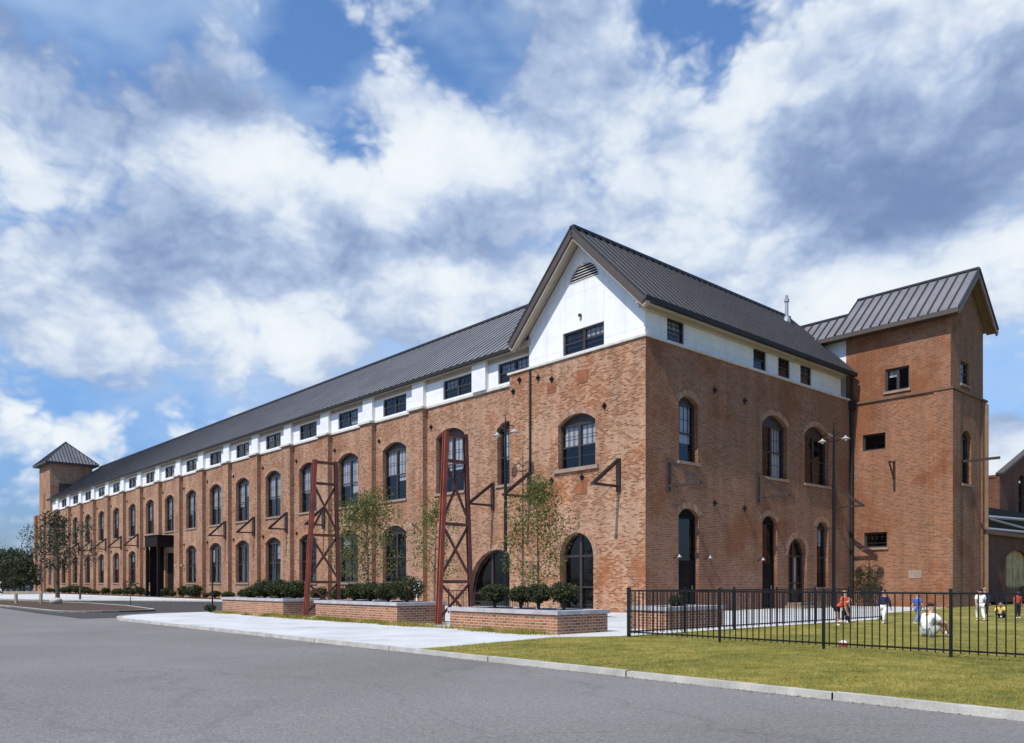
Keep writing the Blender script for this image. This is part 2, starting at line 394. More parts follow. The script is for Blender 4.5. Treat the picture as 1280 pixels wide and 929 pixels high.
o = blades(150000, reg_lawn, .025, .06, .0045).build('grass', M['blade']); site(o); tag(o, 'short yellow green mown lawn grass between the road kerb and the playground', 'grass', kind='stuff')
def reg_weed(n):
    out = []
    cl = [(rng.uniform(-13.45, -12.95), rng.uniform(-7.6, 12.4), rng.uniform(.1, .4)) for _ in range(60)]
    for x, y, r in cl:
        k = n//60
        out += list(zip(np.clip(rng.normal(x, r*.35, k), -13.7, -12.85), rng.normal(y, r, k)))
    return out
o = blades(9000, reg_weed, .04, .17, .010).build('weeds', M['blade']); site(o); tag(o, 'ragged strip of weeds growing along the foot of the brick planters', 'weeds', kind='stuff')

lt = MB()
for _ in range(900):
    y = rng.normal(rng.choice([-17.2, -14, -9, -2, 4]), 1.1); x = KV-abs(rng.normal(0, .07))-.01; r = rng.uniform(.006, .022); a = rng.uniform(0, 6.28)
    lt.face([(x+r*math.cos(a+k*1.57)*(1 if k % 2 else .6), y+r*math.sin(a+k*1.57)*(1 if k % 2 else .6), -.070+rng.uniform(.002, .008)) for k in range(4)])
o = lt.build('leaf_litter', M['bark']); site(o); tag(o, 'dry brown leaf litter lying in the gutter along the road kerb', 'leaf litter', kind='stuff')

# ------------------------------------------------------------------ the mill
mill = empty('mill_building', 0, 0, 0, 0, 'long red brick mill with white gabled end pavilion, grey metal roofs and two brick towers', 'building')

class Op:      # an opening s0..s1, sill z0, spring zs, rise h
    def __init__(s, s0, s1, z0, zs, h=0.): s.s0, s.s1, s.z0, s.zs, s.h = s0, s1, z0, zs, h
    def top(s, q):
        if s.h <= 0: return s.zs
        a = (s.s1-s.s0)/2; c = (s.s0+s.s1)/2; r = (a*a+s.h*s.h)/(2*s.h)
        return s.zs + math.sqrt(max(0, r*r-(q-c)**2)) - (r-s.h)
    def samples(s, n=12): return [s.s0 + (s.s1-s.s0)*(.5-.5*math.cos(math.pi*i/n)) for i in range(n+1)] if s.h > 0 else [s.s0, s.s1]
    def outline(s):
        return [(s.s0, s.z0)] + [(q, s.top(q)) for q in s.samples()] + [(s.s1, s.z0)]
def px(x0): return lambda s, z, d=0.: (x0+d, s, z)      # wall facing -x (the long front): s along y, d into the wall
def py(y0): return lambda s, z, d=0.: (s, y0+d, z)      # wall facing -y (the short side): s along x
def wall(P, s0, s1, z0, top, ops=(), reveal=.3, flip=False, mb=None, extra=()):
    mb = mb or MB()
    tf = top if callable(top) else (lambda q: top)
    bs = {round(s0, 4), round(s1, 4)} | {round(e, 4) for e in extra}
    for o in ops: bs |= {round(q, 4) for q in o.samples() if s0 <= q <= s1} | {round(q, 4) for q in (o.s0, o.s1)}
    bs = sorted(b for b in bs if s0-1e-6 <= b <= s1+1e-6)
    def quad(a, b, za, zb, zb2, za2):
        pts = [P(a, za), P(b, zb), P(b, zb2), P(a, za2)]
        mb.face(pts[::-1] if flip else pts)
    for a, b in zip(bs, bs[1:]):
        if b-a < 1e-4: continue
        m = (a+b)/2
        ca = cb = z0
        for o in sorted([o for o in ops if o.s0 < m < o.s1], key=lambda o: o.z0):
            if o.z0 > ca+1e-4: quad(a, b, ca, cb, o.z0, o.z0)
            ca, cb = o.top(a), o.top(b)
        quad(a, b, ca, cb, tf(b), tf(a))
    for o in ops:
        ol = o.outline()
        for i in range(len(ol)):
            (a, za), (b, zb) = ol[i], ol[(i+1) % len(ol)]
            mb.face([P(a, za), P(a, za, reveal), P(b, zb, reveal), P(b, zb)])
    return mb
def pbar(mb, P, s0, s1, z0, z1, d0, d1, mi=0):
    a = P(s0, z0, d0); b = P(s1, z1, d1)
    mb.box(a[0], b[0], a[1], b[1], a[2], b[2], mi)
def archring(mb, P, o, w, d0, d1, grow=0., mi=0, n=12):
    # band of width w outside the arch curve (negative: inside)
    c = (o.s0+o.s1)/2; a = (o.s1-o.s0)/2
    r = (a*a+o.h*o.h)/(2*o.h); zc = o.zs-(r-o.h); t0 = math.atan2(o.zs-zc, -a); t1 = math.atan2(o.zs-zc, a)
    r0, r1 = (r+grow, r+w) if w > 0 else (r+w, r)
    for i in range(n):
        A, B = t0+(t1-t0)*i/n, t0+(t1-t0)*(i+1)/n
        q = lambda rr, t: (c+rr*math.cos(t), zc+rr*math.sin(t))
        p = [q(r0, A), q(r0, B), q(r1, B), q(r1, A)]
        mb.face([P(*k, d0) for k in p], mi)
        for k in ((0, 1), (2, 3), (3, 0), (1, 2)):
            mb.face([P(*p[k[0]], d0), P(*p[k[1]], d0), P(*p[k[1]], d1), P(*p[k[0]], d1)], mi)
def arch_uv(o): pass

def window(P, o, d=.22, cols=2, blind=None, tymp=True, rows=1, midz=.5, vb=2, name='window', rail=True, parent=None, label=None):
    """frame with panes behind it; o in wall coordinates; blind = fraction of the height the blind hangs down (0 none)"""
    f = MB()
    fw = .09
    s0, s1, z0 = o.s0+.004, o.s1-.004, o.z0+.004
    zt = o.zs
    full = o.h >= (o.s1-o.s0)*.45
    pbar(f, P, s0, s0+fw, z0, zt, d, d+.1); pbar(f, P, s1-fw, s1, z0, zt, d, d+.1)
    pbar(f, P, s0+fw, s1-fw, z0, z0+.08, d, d+.1)
    if o.h > 0:
        archring(f, P, o, -.11, d, d+.1)
        if tymp and not full:
            q = [k for k in o.samples()]
            for a, b in zip(q, q[1:]):
                f.face([P(a, zt-.02, d+.05), P(b, zt-.02, d+.05), P(b, o.top(b), d+.05), P(a, o.top(a), d+.05)])
            pbar(f, P, s0+fw, s1-fw, zt-.09, zt, d+.01, d+.11)
        elif full: pbar(f, P, s0+fw, s1-fw, zt-.06, zt+.04, d+.012, d+.09)
    else: pbar(f, P, s0+fw, s1-fw, zt-.09, zt, d, d+.1)
    zi0, zi1 = z0+.08, zt-.09
    inner = (s1-s0-2*fw)
    for c in range(1, cols):
        x = s0+fw+inner*c/cols; hi = o.top(x)-.1 if full else zi1
        pbar(f, P, x-.075, x+.075, zi0, hi, d+.005, d+.095)
    zm = zi0+(zi1-zi0)*midz
    for c in range(cols):
        a = s0+fw+inner*c/cols + (.075 if c else 0); b = s0+fw+inner*(c+1)/cols - (.075 if c < cols-1 else 0)
        if rail: pbar(f, P, a, b, zm-.035, zm+.035, d+.02, d+.085)
        for k in range(1, vb+1):
            x = a+(b-a)*k/(vb+1)
            pbar(f, P, x-.012, x+.012, zm+.035, zi1, d+.05, d+.075)
        for k in range(1, rows+1):
            z = zm+.035+(zi1-zm-.035)*k/(rows+1)
            pbar(f, P, a, b, z-.012, z+.012, d+.052, d+.073)
        if rows >= 0 and vb:
            z = zi0+(zm-zi0)*.5
            pbar(f, P, a, b, z-.012, z+.012, d+.052, d+.073)
    fr = f.build(name, M['frame'], parent or mill)
    if label: fr['label'] = label
    g = MB()
    if full:
        q = o.samples()
        for a, b in zip(q, q[1:]): g.face([P(a, z0, d+.062), P(b, z0, d+.062), P(b, o.top(b), d+.062), P(a, o.top(a), d+.062)])
    else: g.face([P(s0, z0, d+.062), P(s1, z0, d+.062), P(s1, zt, d+.062), P(s0, zt, d+.062)])
    g.build('pane', M['glass'], fr)
    if blind:
        for c in range(cols):
            a = s0+fw+inner*c/cols+.03; b = s0+fw+inner*(c+1)/cols-.03
            bl = blind[c % len(blind)]
            if bl > 0:
                h = MB(); zb = zt-(zt-z0)*bl
                h.face([P(a, zb, d+.16), P(b, zb, d+.16), P(b, zt, d+.16), P(a, zt, d+.16)])
                h.build('blind', M['blind'], fr)
    return fr
def sill(mb, P, o, over=.09, h=.13, out=.09):
    pbar(mb, P, o.s0-over, o.s1+over, o.z0-h, o.z0-.003, -out, .18)
def arch_trim(P, ops, w=.27):
    for o in ops:
        if o.h > 0:
            mb = MB(); archring(mb, P, o, w, -.012, .02, grow=.003); mb.build('brick_arch', M['arch_brick'], mill)

# ---- long wing -------------------------------------------------------------
XW = .80                                   # plane of the wing wall
PW = px(XW)
ZC = 11.45
pil = [16.8+5.55*i+.03*i*(i-1)/2*1. for i in range(16)]
PWD = 1.42; PD = .33
up_ops, lo_ops, at_ops = [], [], []
op_first = Op(13.35, 15.95, 6.42, 9.62, .42); op_narrow = Op(8.95, 10.55, 6.42, 9.35, .35)
up_ops += [op_narrow, op_first]
bigarch = Op(8.25, 12.95, 0.05, .75, 2.32)
centres = []
for i in range(15):
    c = (pil[i]+PWD+pil[i+1])/2; centres.append(c)
    up_ops.append(Op(c-1.3, c+1.3, 6.42, 9.56, .42))
    if i != 7: lo_ops.append(Op(c-1.3, c+1.3, 1.35, 4.42, .42))
entry = Op(centres[7]-1.2, centres[7]+1.2, .04, 4.3)
w = wall(PW, 8.3, 104.0, 0, ZC, up_ops+lo_ops+[bigarch, entry])
wing_wall = w.build('wing_wall', M['brick'], mill)
arch_trim(PW, up_ops+lo_ops+[bigarch])
for o in up_ops+lo_ops:
    sm = MB(); sill(sm, PW, o); sm.build('window_sill', M['sill'], mill)
for i, p in enumerate(pil):
    b = MB(); b.box(XW-PD, XW-.002, p, p+PWD, 0, ZC-.002); b.build('pilaster', M['brick'], mill)
# coping follows the pilasters
cp = MB()
edges = [8.66] + [e for p in pil for e in (p, p+PWD)] + [104]
for k, (a, b) in enumerate(zip(edges, edges[1:])):
    out = PD+.04 if k % 2 else 0
    cp.box(XW-out-.10, XW+.35, a-(.08 if out else -.08), b+(.08 if out else -.08), ZC+.002, ZC+.13)
cp.build('wing_coping', M['coping'], mill)
# clerestory band
XA = XW+.02; PA = px(XA)
at_ops = [Op(14.0-1.3, 14.0+1.3, 11.72, 12.80), Op(8.0, 10.5, 11.72, 12.8)]
for c in centres: at_ops.append(Op(c-1.28, c+1.28, 11.72, 12.80))
wall(PA, 7.4, 109, 11.5, 13.3, at_ops, reveal=.2).build('clerestory_wall', M['white_panel'], mill)
for k, p in enumerate([11.15]+pil):
    b = MB(); b.box(XW-.22, XA-.002, p+.12, p+PWD-.15, ZC+.132, 13.12); b.build('clerestory_pier', M['pier'], mill)
fb = MB(); fb.box(XA-.05, XA-.002, 7.4, 107, 12.88, 13.12); fb.box(XW-.33, XW+.3, 7.4, 107, 13.122, 13.2); fb.box(XW-.37, XW-.335, 7.4, 107, 13.04, 13.2)
fb.build('wing_eave_board', M['beige'], mill)
gt = MB(); gt.box(XW-.49, XW-.375, 7.4, 107.2, 13.10, 13.27); gt.build('wing_gutter', M['gutter'], mill)
for i, o in enumerate(up_ops):
    bl = random.choice([(.55, .55), (.6, .6), (.5, .58), (.62, .5), (.35, .6), (.72, .55)])
    if o is op_narrow: window(PW, o, cols=1, blind=(.55,), vb=2)
    else: window(PW, o, cols=2, blind=bl)
for i, o in enumerate(lo_ops):
    bl = random.choice([(0, 0), (0, .25), (.3, .3), (0, 0), (.4, 0), (.5, .5)])
    window(PW, o, cols=2, blind=bl)
for o in at_ops:
    bl = random.choice([(0, 0), (.9, 0), (0, 0), (.5, .5), (0, .4)])
    window(PA, o, d=.08, cols=2, blind=bl, vb=2, rows=1)
# great arch in the first bay, half hidden by the pavilion
window(PW, bigarch, d=.35, cols=3, blind=None, vb=0, rows=-1, midz=.3, name='arched_screen')
# entrance with its tall dark canopy
ed = MB(); PE = PW
pbar(ed, PE, entry.s0, entry.s1, entry.z0, entry.zs, .25, .3); ed.build('entrance_door', M['dark_wood'], mill)
cn = MB(); c8 = centres[7]
cn.box(XW-1.75, XW-.003, c8-1.8, c8+1.8, 4.85, 5.85)
for q in (c8-1.75, c8+1.5):
    cn.box(XW-1.7, XW-1.45, q, q+.25, 0, 4.85)
cn.box(XW-1.82, XW-.003, c8-1.86, c8+1.86, 5.852, 5.93)
cn.box(XW-1.3, XW-.003, c8+1.6, c8+1.7, 0, 4.85)
cn.build('entrance_canopy', M['dark_wood'], mill)
# near-black sheets put in for the unlit rooms behind the glass
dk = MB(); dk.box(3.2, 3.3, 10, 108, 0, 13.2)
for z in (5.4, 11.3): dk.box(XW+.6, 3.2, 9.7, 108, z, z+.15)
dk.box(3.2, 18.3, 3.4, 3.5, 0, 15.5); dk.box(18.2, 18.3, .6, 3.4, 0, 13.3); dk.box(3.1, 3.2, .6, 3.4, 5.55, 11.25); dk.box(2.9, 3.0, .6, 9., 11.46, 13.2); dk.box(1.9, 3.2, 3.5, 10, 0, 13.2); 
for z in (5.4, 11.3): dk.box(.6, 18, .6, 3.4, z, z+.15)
dk.build('dark_interior_sheet', M['dark_room'], mill)
# roof over the wing
def roof_plane(mb, e0, e1, r1, r0, step=.48, th=.10, sw=.07, sh=.075):
    e0, e1, r1, r0 = map(Vector, (e0, e1, r1, r0))
    nrm = (e1-e0).cross(r0-e0).normalized()
    if nrm.z < 0: nrm = -nrm
    lo = [p-nrm*th for p in (e0, e1, r1, r0)]; up = [e0, e1, r1, r0]
    mb.face(up, 0); mb.face(lo[::-1], 0)
    for i in range(4): mb.face([up[i], up[(i+1) % 4], lo[(i+1) % 4], lo[i]], 1)
    n = max(1, int(round((e1-e0).length/step)))
    for k in range(n+1):
        t = k/n
        a = e0.lerp(e1, t)+nrm*(sh/2+.001); b = r0.lerp(r1, t)+nrm*(sh/2+.001)
        mb.bar(a, b, sw, sh, nrm, 1)
rf = MB()
EV, RV, EZ, RZ = XW-.44, 7.5, 13.28, 18.62
roof_plane(rf, (EV, 6.9, EZ), (EV, 109.2, EZ), (RV, 109.2, RZ), (RV, 6.9, RZ), step=.6, sw=.10, sh=.03)
roof_plane(rf, (14.6, 6.9, EZ), (14.6, 109.2, EZ), (RV, 109.2, RZ), (RV, 6.9, RZ), step=1.5)
rf.bar((RV, 6.9, RZ+.03), (RV, 109.2, RZ+.03), .3, .12, (0, 0, 1), 1)
rf.build('wing_roof', [M['roof'], M['seam']], mill)
# back and end walls
bw = MB(); bw.box(14.0, 14.2, 7.4, 109, 0, 13.3)
bw.build('rear_wall', M['brick'], mill)

# ---- gabled pavilion -------------------------------------------------------
PF = px(0.)
PWID = 8.66; GZ = 11.72
pav_up = Op(2.86, 5.22, 6.60, 8.66, .42); pav_arch = Op(2.98, 5.10, .04, 2.55, 1.06)
wall(PF, 0, PWID, 0, lambda q: GZ, [pav_up, pav_arch]).build('pavilion_front_wall', M['brick_orange'], mill)
mb = MB(); mb.face([(0, PWID, 0), (XW, PWID, 0), (XW, PWID, GZ), (0, PWID, GZ)]); mb.build('pavilion_return_wall', M['brick_orange'], mill)
arch_trim(PF, [pav_up, pav_arch])
cp = MB(); cp.box(-.09, .35, -.09, PWID+.09, GZ+.002, GZ+.10); cp.box(.352, 18.4, -.09, .35, GZ+.002, GZ+.10); cp.box(.352, XW+.3, PWID-.25, PWID+.09, GZ+.002, GZ+.10)
cp.build('pavilion_coping', M['coping'], mill)
sm = MB(); sill(sm, PF, pav_up, .22, .17, .12); sm.build('window_sill', M['sill'], mill)
window(PF, pav_up, cols=2, blind=(.5, .5))
window(PF, pav_arch, d=.3, cols=2, vb=0, rows=-1, midz=.42, name='arched_door', label='arched glazed door with a thick dark frame cross')
# white gable
GX = .12; PG = px(GX); gy0, gy1, gc = .12, 7.36, 3.74
gtop = lambda q: 13.35 + (3.74-abs(q-gc))*1.0
g_win = Op(2.45, 5.02, 11.93, 12.98); g_vent = Op(2.72, 4.68, 15.12, 15.16, .82)
wall(PG, gy0, gy1, GZ+.1, gtop, [g_win, g_vent], reveal=.2, extra=(gc,)).build('gable_wall', M['white_panel'], mill)
window(PG, g_win, d=.08, cols=2, blind=(.45, .0), vb=3)
lv = MB()
archring(lv, PG, g_vent, -.05, .0, .12)
pbar(lv, PG, g_vent.s0, g_vent.s1, g_vent.z0, g_vent.z0+.04, -.01, .12)
for k in range(6):
    z = 15.24+k*.125; half = math.sqrt(max(0, .98**2-(z-15.0)**2))
    half = min(.95, half)
    a = PG(3.70-half, z, .03); b = PG(3.70+half, z, .03)
    lv.bar((a[0], a[1], z), (b[0], b[1], z), .03, .022)
lo_ = lv.build('gable_louvre', M['pier'], mill)
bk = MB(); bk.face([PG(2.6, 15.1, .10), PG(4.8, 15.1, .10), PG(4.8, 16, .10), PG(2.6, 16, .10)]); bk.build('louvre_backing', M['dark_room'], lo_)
wl = MB(); wl.lathe([(0, .0), (.07, 0), (.09, -.1), (0, -.12)], (GX-.08, 3.86, 13.62), 10); wl.bar((GX-.08, 3.86, 13.6), (GX, 3.86, 13.62), .05); wl.build('gable_floodlight', M['black_metal'], mill)
# right hand clerestory of the pavilion
PR = py(0.); PRA = py(.12)
ra_ops = [Op(1.62, 2.85, 11.93, 12.92), Op(8.5, 9.68, 11.93, 12.92), Op(10.82, 11.98, 11.93, 12.92), Op(13.05, 14.22, 11.93, 12.92)]
wall(PRA, GX, 17.55, GZ+.1, 13.45, ra_ops, reveal=.15, flip=True).build('side_clerestory_wall', M['white_panel'], mill)
e_ = MB(); e_.face([(17.55, .12, GZ), (17.55, 3., GZ), (17.55, 3., 14.8), (17.55, .12, 13.4)]); e_.build('clerestory_end_wall', M['white_panel'], mill)
for i, o in enumerate(ra_ops): window(PRA, o, d=.06, cols=1, vb=2 if i == 0 else 1, rows=1, blind=(.55,) if i == 0 else None)
rf = MB()
AP = 17.36; OV = .62
sl = (AP-13.2)/(3.74+.42)
def pz(y): return AP - abs(y-gc)*sl
yl, yr = 8.0, -.42
roof_plane(rf, (-OV, yr, pz(yr)), (18.3, yr, pz(yr)), (18.3, gc, AP), (-OV, gc, AP))
roof_plane(rf, (-OV, yl, pz(yl)), (7.6, yl, pz(yl)), (10, gc, AP), (-OV, gc, AP))
rf.bar((-OV, gc, AP+.04), (18.3, gc, AP+.04), .28, .12, (0, 0, 1), 1)
rf.build('pavilion_roof', [M['roof'], M['seam']], mill)
rk2 = MB(); rk = MB()
for ya, sgn in ((yr, 1), (yl, -1)):
    rk2.bar((-OV+.03, ya, pz(ya)-.17), (-OV+.03, gc, AP-.17), .07, .34, (0, 0, 1))
    for x, wd, off in ((-OV+.17, .2, .34),):
        rk.bar((x, ya, pz(ya)-off), (x, gc, AP-off), wd, .3, (0, 0, 1))
    # soffit between wall and rake
    a = (-OV+.2, ya, pz(ya)-.2); b = (-OV+.2, gc, AP-.2); c = (GX, gc, AP-.2); d = (GX, ya, pz(ya)-.2)
    rk.face([a, b, c, d])
rk.box(-OV+.1, 17.6, yr+.1, .118, 13.02, 13.09); rk.box(-.3, 17.6, -.06, .117, 12.86, 13.02); rk.box(-.0, .25, yl-.75, yl-.05, 12.95, 13.2)
rk.build('rake_board', M['beige'], mill); rk2.build('roof_edge', M['eave_brown'], mill)
gt = MB(); gt.box(-OV, 18.2, yr-.12, yr+.1, 13.0, 13.2); gt.box(-OV, -.1, yl, yl+.12, 13.0, 13.18); gt.build('pavilion_gutter', M['gutter'], mill)
vt = MB(); vt.lathe([(.26, -.55), (.2, 0), (.1, .12), (.1, .95), (.15, .97), (.15, 1.12), (.0, 1.16)], (17.0, 3.15, 16.95), 14); vt.bar((16.92, 3.15, 18.0), (16.92, 3.15, 18.3), .06); vt.bar((17.1, 3.15, 18.0), (17.1, 3.15, 18.32), .06)
vt.build('roof_vent', M['galv'], mill)

# ---- short side ------------------------------------------------------------
XT = 18.56
d1 = Op(2.28, 3.78, .03, 4.28, .36); d2 = Op(9.12, 10.5, .03, 4.35, .34); ad = Op(11.6, 13.5, .1, 2.72, .95)
w4 = Op(14.58, 15.85, 1.05, 4.32, .34)
r1 = Op(2.30, 3.72, 6.7, 9.32, .32); r2 = Op(9.1, 11.5, 6.62, 9.28, .5); r3 = Op(13.28, 15.9, 6.62, 9.25, .52)
side_ops = [d1, d2, ad, w4, r1, r2, r3]
wall(PR, 0, XT, 0, GZ, side_ops, flip=True).build('pavilion_side_wall', M['brick_brown'], mill)
arch_trim(PR, side_ops)
for o in (r1, r2, r3, w4):
    sm = MB(); sill(sm, PR, o); sm.build('window_sill', M['sill'], mill)
window(PR, r1, cols=1, blind=(.66,), vb=3); window(PR, r2, cols=2, blind=(0, .95), vb=3); window(PR, r3, cols=2, blind=(.0, 0), vb=1); window(PR, w4, cols=1, vb=1, blind=(.3,))
for o, lab in ((d1, 'dark door under a tall transom'), (d2, 'dark door with a glazed transom')):
    f = MB(); P = PR; pbar(f, P, o.s0+.003, o.s0+.1, o.z0, o.zs, .2, .3); pbar(f, P, o.s1-.1, o.s1-.003, o.z0, o.zs, .2, .3); pbar(f, P, o.s0+.1, o.s1-.1, 2.15, 2.3, .2, .3); pbar(f, P, o.s0+.1, o.s1-.1, o.zs-.1, o.zs, .2, .3)
    archring(f, P, o, -.1, .2, .3)
    for a, b in zip(o.samples(), o.samples()[1:]): f.face([P(a, o.zs-.02, .25), P(b, o.zs-.02, .25), P(b, o.top(b), .25), P(a, o.top(a), .25)])
    pbar(f, P, o.s0+.11, o.s1-.11, .05, 2.145, .24, .29)
    pbar(f, P, o.s0+.2, o.s1-.2, 1.15, 1.95, .225, .24); pbar(f, P, o.s0+.2, o.s1-.2, .2, .95, .225, .24)
    dr = f.build('side_door', M['dark_wood'], mill); dr['label'] = lab
    g = MB(); g.face([P(o.s0+.1, 2.3, .26), P(o.s1-.1, 2.3, .26), P(o.s1-.1, o.zs-.1, .26), P(o.s0+.1, o.zs-.1, .26)]); g.build('pane', M['glass'], dr)
    h = MB(); h.bar(PR(o.s1-.22, 1.0, .2), PR(o.s1-.22, 1.18, .2), .04); h.build('handle', M['galv'], dr)
fr = window(PR, ad, d=.26, cols=2, vb=0, rows=-1, midz=.45, name='arched_door', label='narrow arched door with a pale curtain behind one leaf')
cu = MB()
for k in range(8): cu.face([PR(12.6+k*.06, .9, .4+.02*(k % 2)), PR(12.66+k*.06, .9, .4+.02*((k+1) % 2)), PR(12.66+k*.06, 2.7, .4+.02*((k+1) % 2)), PR(12.6+k*.06, 2.7, .4+.02*(k % 2))])
cu.build('curtain', M['blind'], fr)
st = MB(); st.box(11.2, 13.9, -1.1, -.003, .002, .14); st.box(11.45, 13.65, -.75, -.003, .142, .28); st.build('door_step', M['sill'], mill)
dp = MB(); dp.tube([(18.36, -.12, .1), (18.36, -.12, 11.2)], .09, 10); dp.box(18.2, 18.52, -.3, -.003, 11.2, 11.65); dp.tube([(18.36, -.12, 11.65), (18.2, -.2, 13.0)], .08)
dp.build('downspout', M['gutter'], mill)
dp = MB(); dp.tube([(-.05, 7.1, 5.6), (-.05, 7.1, 11.7)], .055, 8); dp.build('downspout', M['gutter'], mill)

# ---- stair tower -----------------------------------------------------------
YT = -5.41; XT2 = 23.5
PTA, PTB = px(XT), py(YT)
ta = [Op(-3.2, -1.9, 11.95, 13.2), Op(-1.95, -.66, 8.78, 9.7), Op(-2.04, -.75, 3.3, 4.15)]
tb = [Op(19.95, 21.3, 6.65, 9.2, .35), Op(20.05, 21.25, 12.05, 13.3)]
tw = wall(PTA, YT, 0.0, 0, 11.5, ta[1:], flip=False); wall(PTB, XT, XT2, 0, 11.5, tb[:1], mb=tw, flip=True)
tw.face([(XT2, YT, 0), (XT2, 3, 0), (XT2, 3, 11.5), (XT2, YT, 11.5)])
# corner pier strips at the foot
tw.box(XT-.06, XT-.003, YT-.06, YT+.9, 0, 11.45); tw.box(XT-.003, XT+1.0, YT-.06, YT-.003, 0, 11.45); tw.box(XT2-.7, XT2+.06, YT-.06, YT-.003, 0, 11.45)
tw.build('tower_lower_wall', M['brick_brown'], mill)
ins = .10
PTA2, PTB2 = px(XT+ins), py(YT+ins)
tz = 15.75; tcx = (XT+XT2)/2; tap = 17.95
tops = lambda q: tz + (2.47-ins-abs(q-tcx))*1.0 - .05
tw = wall(PTA2, YT+ins, .35, 11.5, tz, ta[:1], reveal=.2); wall(PTB2, XT+ins, XT2-ins, 11.5, tops, tb[1:], mb=tw, flip=True, reveal=.2, extra=(tcx,))
tw.face([(XT2-ins, YT+ins, 11.5), (XT2-ins, 3, 11.5), (XT2-ins, 3, tz), (XT2-ins, YT+ins, tz)])
tw.build('tower_upper_wall', M['brick_brown'], mill)
cp = MB(); cp.box(XT-.1, XT+.3, YT-.1, -.1, 11.5, 11.61); cp.box(XT+.3, XT2+.08, YT-.1, YT+.3, 11.5, 11.61); cp.build('tower_string_course', M['course'], mill)
window(PTA2, ta[0], d=.1, cols=2, vb=0, rows=-1, rail=False, blind=(.0, .35)); window(PTA, ta[1], d=.15, cols=1, vb=0, rows=-1, rail=False); window(PTA, ta[2], d=.15, cols=1, vb=3, rows=1, rail=False)
window(PTB, tb[0], cols=1, vb=1, blind=(.5,)); window(PTB2, tb[1], d=.1, cols=1, vb=1, blind=(.5,))
for P, o in ((PTA2, ta[0]), (PTB2, tb[1]), (PTB, tb[0]), (PTA, ta[2])):
    sm = MB(); sill(sm, P, o); sm.build('window_sill', M['sill'], mill)
dk = MB(); dk.box(XT+1.2, XT2-.6, YT+1.2, 2, 0, 15.5); dk.build('tower_dark_box', M['dark_room'], mill)  # near-black box standing in for the unlit inside of the tower
# white siding between tower and pavilion roof, then the two-step roof
wp = MB(); wp.face([(XT+ins+.02, .35, 11.5), (XT+ins+.02, 6.5, 11.5), (XT+ins+.02, 6.5, 15.7), (XT+ins+.02, .35, 15.7)]); wp.build('link_wall', M['white_panel'], mill)
rf = MB(); e = .45; ry0, ry1 = YT-.5, .75
def tzr(x): return tap+.35-abs(x-tcx)*.93
roof_plane(rf, (XT-e, ry0, tzr(XT-e)), (XT-e, ry1, tzr(XT-e)), (tcx, ry1, tap+.35), (tcx, ry0, tap+.35), step=.5, sw=.07, sh=.07)
roof_plane(rf, (XT2+e, ry0, tzr(XT2+e)), (XT2+e, ry1, tzr(XT2+e)), (tcx, ry1, tap+.35), (tcx, ry0, tap+.35), step=.5)
xm = XT-e+1.65
roof_plane(rf, (XT-e, ry1+.03, tzr(XT-e)), (XT-e, 4.5, tzr(XT-e)), (xm, 4.5, tzr(xm)), (xm, ry1+.03, tzr(xm)), step=.5, sw=.07, sh=.07)
roof_plane(rf, (xm*2-XT+e, ry1+.03, tzr(XT-e)), (xm*2-XT+e, 4.5, tzr(XT-e)), (xm, 4.5, tzr(xm)), (xm, ry1+.03, tzr(xm)), step=1)
rf.bar((tcx, ry0, tap+.38), (tcx, ry1, tap+.38), .25, .1, (0, 0, 1), 1); rf.bar((xm, ry1, tzr(xm)+.03), (xm, 4.5, tzr(xm)+.03), .25, .1, (0, 0, 1), 1)
rf.build('tower_roof', [M['roof'], M['seam']], mill)
rk = MB()
for xa in (XT-e, XT2+e):
    rk.bar((xa, ry0+.05, tzr(xa)-.24), (tcx, ry0+.05, tap+.35-.24), .09, .3, (0, 0, 1))
    rk.face([(xa, ry0, tzr(xa)-.17), (tcx, ry0, tap+.18), (tcx, YT+ins, tap+.18), (xa, YT+ins, tzr(xa)-.17)])
sf = MB(); sf.box(XT-e+.02, XT+ins-.01, ry0+.1, 4.5, tzr(XT-e)-.26, tzr(XT-e)-.2); sf.build('tower_soffit', M['eave_brown'], mill)
rk.build('tower_rake_board', M['tan_metal'], mill)
gt = MB(); gt.box(XT-e-.12, XT-e+.02, ry0, 4.5, tzr(XT-e)-.28, tzr(XT-e)-.05); gt.build('tower_gutter', M['eave_brown'], mill)
dp = MB(); dp.tube([(XT2-.35, YT-.16, .1), (XT2-.35, YT-.16, 11.3)], .11, 10); dp.build('tower_downpipe', M['tan_metal'], mill)
bmx = MB(); bmx.bar((20.2, YT+.1, 7.85), (20.2, YT-1.75, 7.85), .13, .13); bmx.build('hoist_beam', M['rusty_steel'], mill)
lb = MB(); lb.box(XT-.03, XT-.002, -3.9, -3.2, 1.55, 2.0); lb.build('wall_plate', M['sill'], mill)

